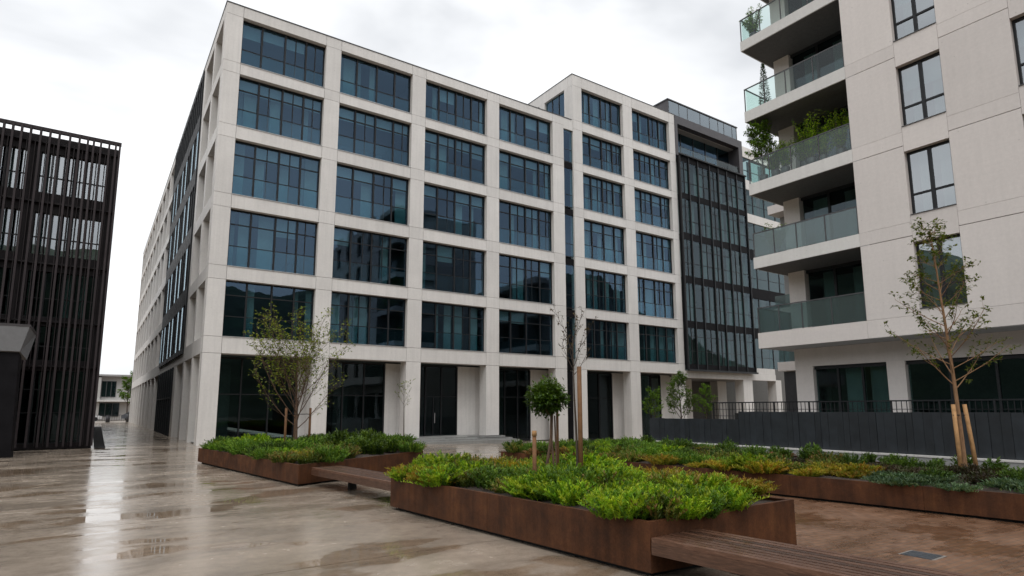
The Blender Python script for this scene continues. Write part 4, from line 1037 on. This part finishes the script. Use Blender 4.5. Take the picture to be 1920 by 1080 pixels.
# ================================================================== FAR END OF THE LANE
wbg = thing('white_building', 'low white building closing the far end of the lane', 'building', (-2, 92, 0))
B('wall', 'far_render', wbg, -18, -3.3, 90, 100, 0, 7.2); B('wall', 'far_render', wbg, -3.3, 14, 91, 100, 0, 7.4); B('roof', 'concrete_grey', wbg, -18.2, 14, 89.8, 100, 7.4, 7.7)
for x0, x1, z0, z1 in ((-8, -4, 4.0, 6.6), (-3.2, -1.1, 3.9, 6.6), (-3.4, -.4, .6, 2.9), (1, 4, 4, 6.4)):
    w = B('window', 'frame_grey', wbg, x0, x1, 89.86, 89.9, z0, z1); y_ = 90.9 if x0 > -3.5 else 89.8
    w.location.y += 1.0 if x0 > -3.5 else 0
    n_ = 3
    for q in range(n_): bar('pane', 'glass_dark', wbg, x0+(x1-x0)*q/n_+.06, x0+(x1-x0)*(q+1)/n_-.06, (90.82 if x0 > -3.5 else 89.82), (90.84 if x0 > -3.5 else 89.84), z0+.08, z1-.08)
B('awning', 'render_white', wbg, -5, 3, 89.4, 91, 3.1, 3.4)
def car(base, mat, label, s_=1):
    P = thing('parked_car', label, 'car', base)
    prof = [(-2.1, .35), (2.1, .35), (2.15, .75), (1.3, .9), (.75, 1.4), (-1.1, 1.45), (-1.9, .95), (-2.15, .8)]
    m2 = MB(); n_ = len(prof)
    for y_ in (-.85, .85):
        for x, z in prof: m2.v.append((x, y_*(1 if z < 1 else .82), z))
    m2.f += [tuple(range(n_)), tuple(range(2*n_-1, n_-1, -1))]+[((i+1) % n_, i, n_+i, n_+(i+1) % n_) for i in range(n_)]
    m2.build('body', mat, P, False, (0, 0, 0))
    MB().hexa([(-1.5, -.86, .95), (1.1, -.86, .95), (1.1, .86, .95), (-1.5, .86, .95), (-1.0, -.74, 1.36), (.65, -.74, 1.36), (.65, .74, 1.36), (-1.0, .74, 1.36)]).build('window', 'glass_car', P, False, (0, 0, 0))
    for x in (-1.3, 1.3):
        for y_ in (-.82, .82): MB().tube([(x, y_-.1, .32), (x, y_+.1, .32)], .32, 14).build('wheel', 'rubber', P, False, (0, 0, 0))
car((-5.0, 80, 0), 'car_white', 'white car parked at the far left end of the lane'); car((1.8, 81, 0), 'car_grey', 'grey car parked at the far right end of the lane')
for k, x in enumerate((-2.3, .1)):
    P = thing('litter_bin', ('small dark litter bin in the middle of the lane end', 'tall dark bin by the office flank at the lane end')[k], 'bin', (x, 69.2, 0))
    MB().tube([(0, 0, 0), (0, 0, .9+.3*k)], [.26, .3], 12).build('body', 'sign_dark', P, True, (0, 0, 0)); MB().tube([(0, 0, .9+.3*k), (0, 0, 1.0+.3*k)], [.32, .18], 12).build('lid', 'rubber', P, True, (0, 0, 0))
fr = thing('far_fence', 'low metal fence across the far end of the lane', 'fence', (-3, 74, 0))
bar('rail', 'sign_dark', fr, -14, 8, 73.98, 74.02, .95, 1.0); bar('rail', 'sign_dark', fr, -14, 8, 73.98, 74.02, .2, .25)
for k in range(75): bar('post', 'sign_dark', fr, -14+k*.3-.02, -14+k*.3+.02, 73.98, 74.02, 0, .96)
for k, (x, y_, hh) in enumerate(((.3, 78, 6.5), (2.2, 84, 8.0), (-6.2, 87, 5.0))):
    tree('street_tree', ('fresh green street tree beside the office flank at the lane end', 'darker street tree behind the fresh green one at the lane end', 'small street tree half hidden by the louvred building at the lane end')[k], (x, y_, 0), hh, .12,
         dict(depth=3, kids=(14, 7, 5), start=(.35, .2, .2), ang=((28, 60), (25, 55), (25, 60)), len=(2.2, .9, .4), shape=lambda f: 1.15-.7*f, rr=(.42, .5, .6), wob=.12, up=.05, leaf_from=3, leaves=5, lf0=.2, ll=.28, lw=.16), 'bark_dark', ('leaf_fresh', 'leaf_green', 'leaf_fresh')[k], 60+k)
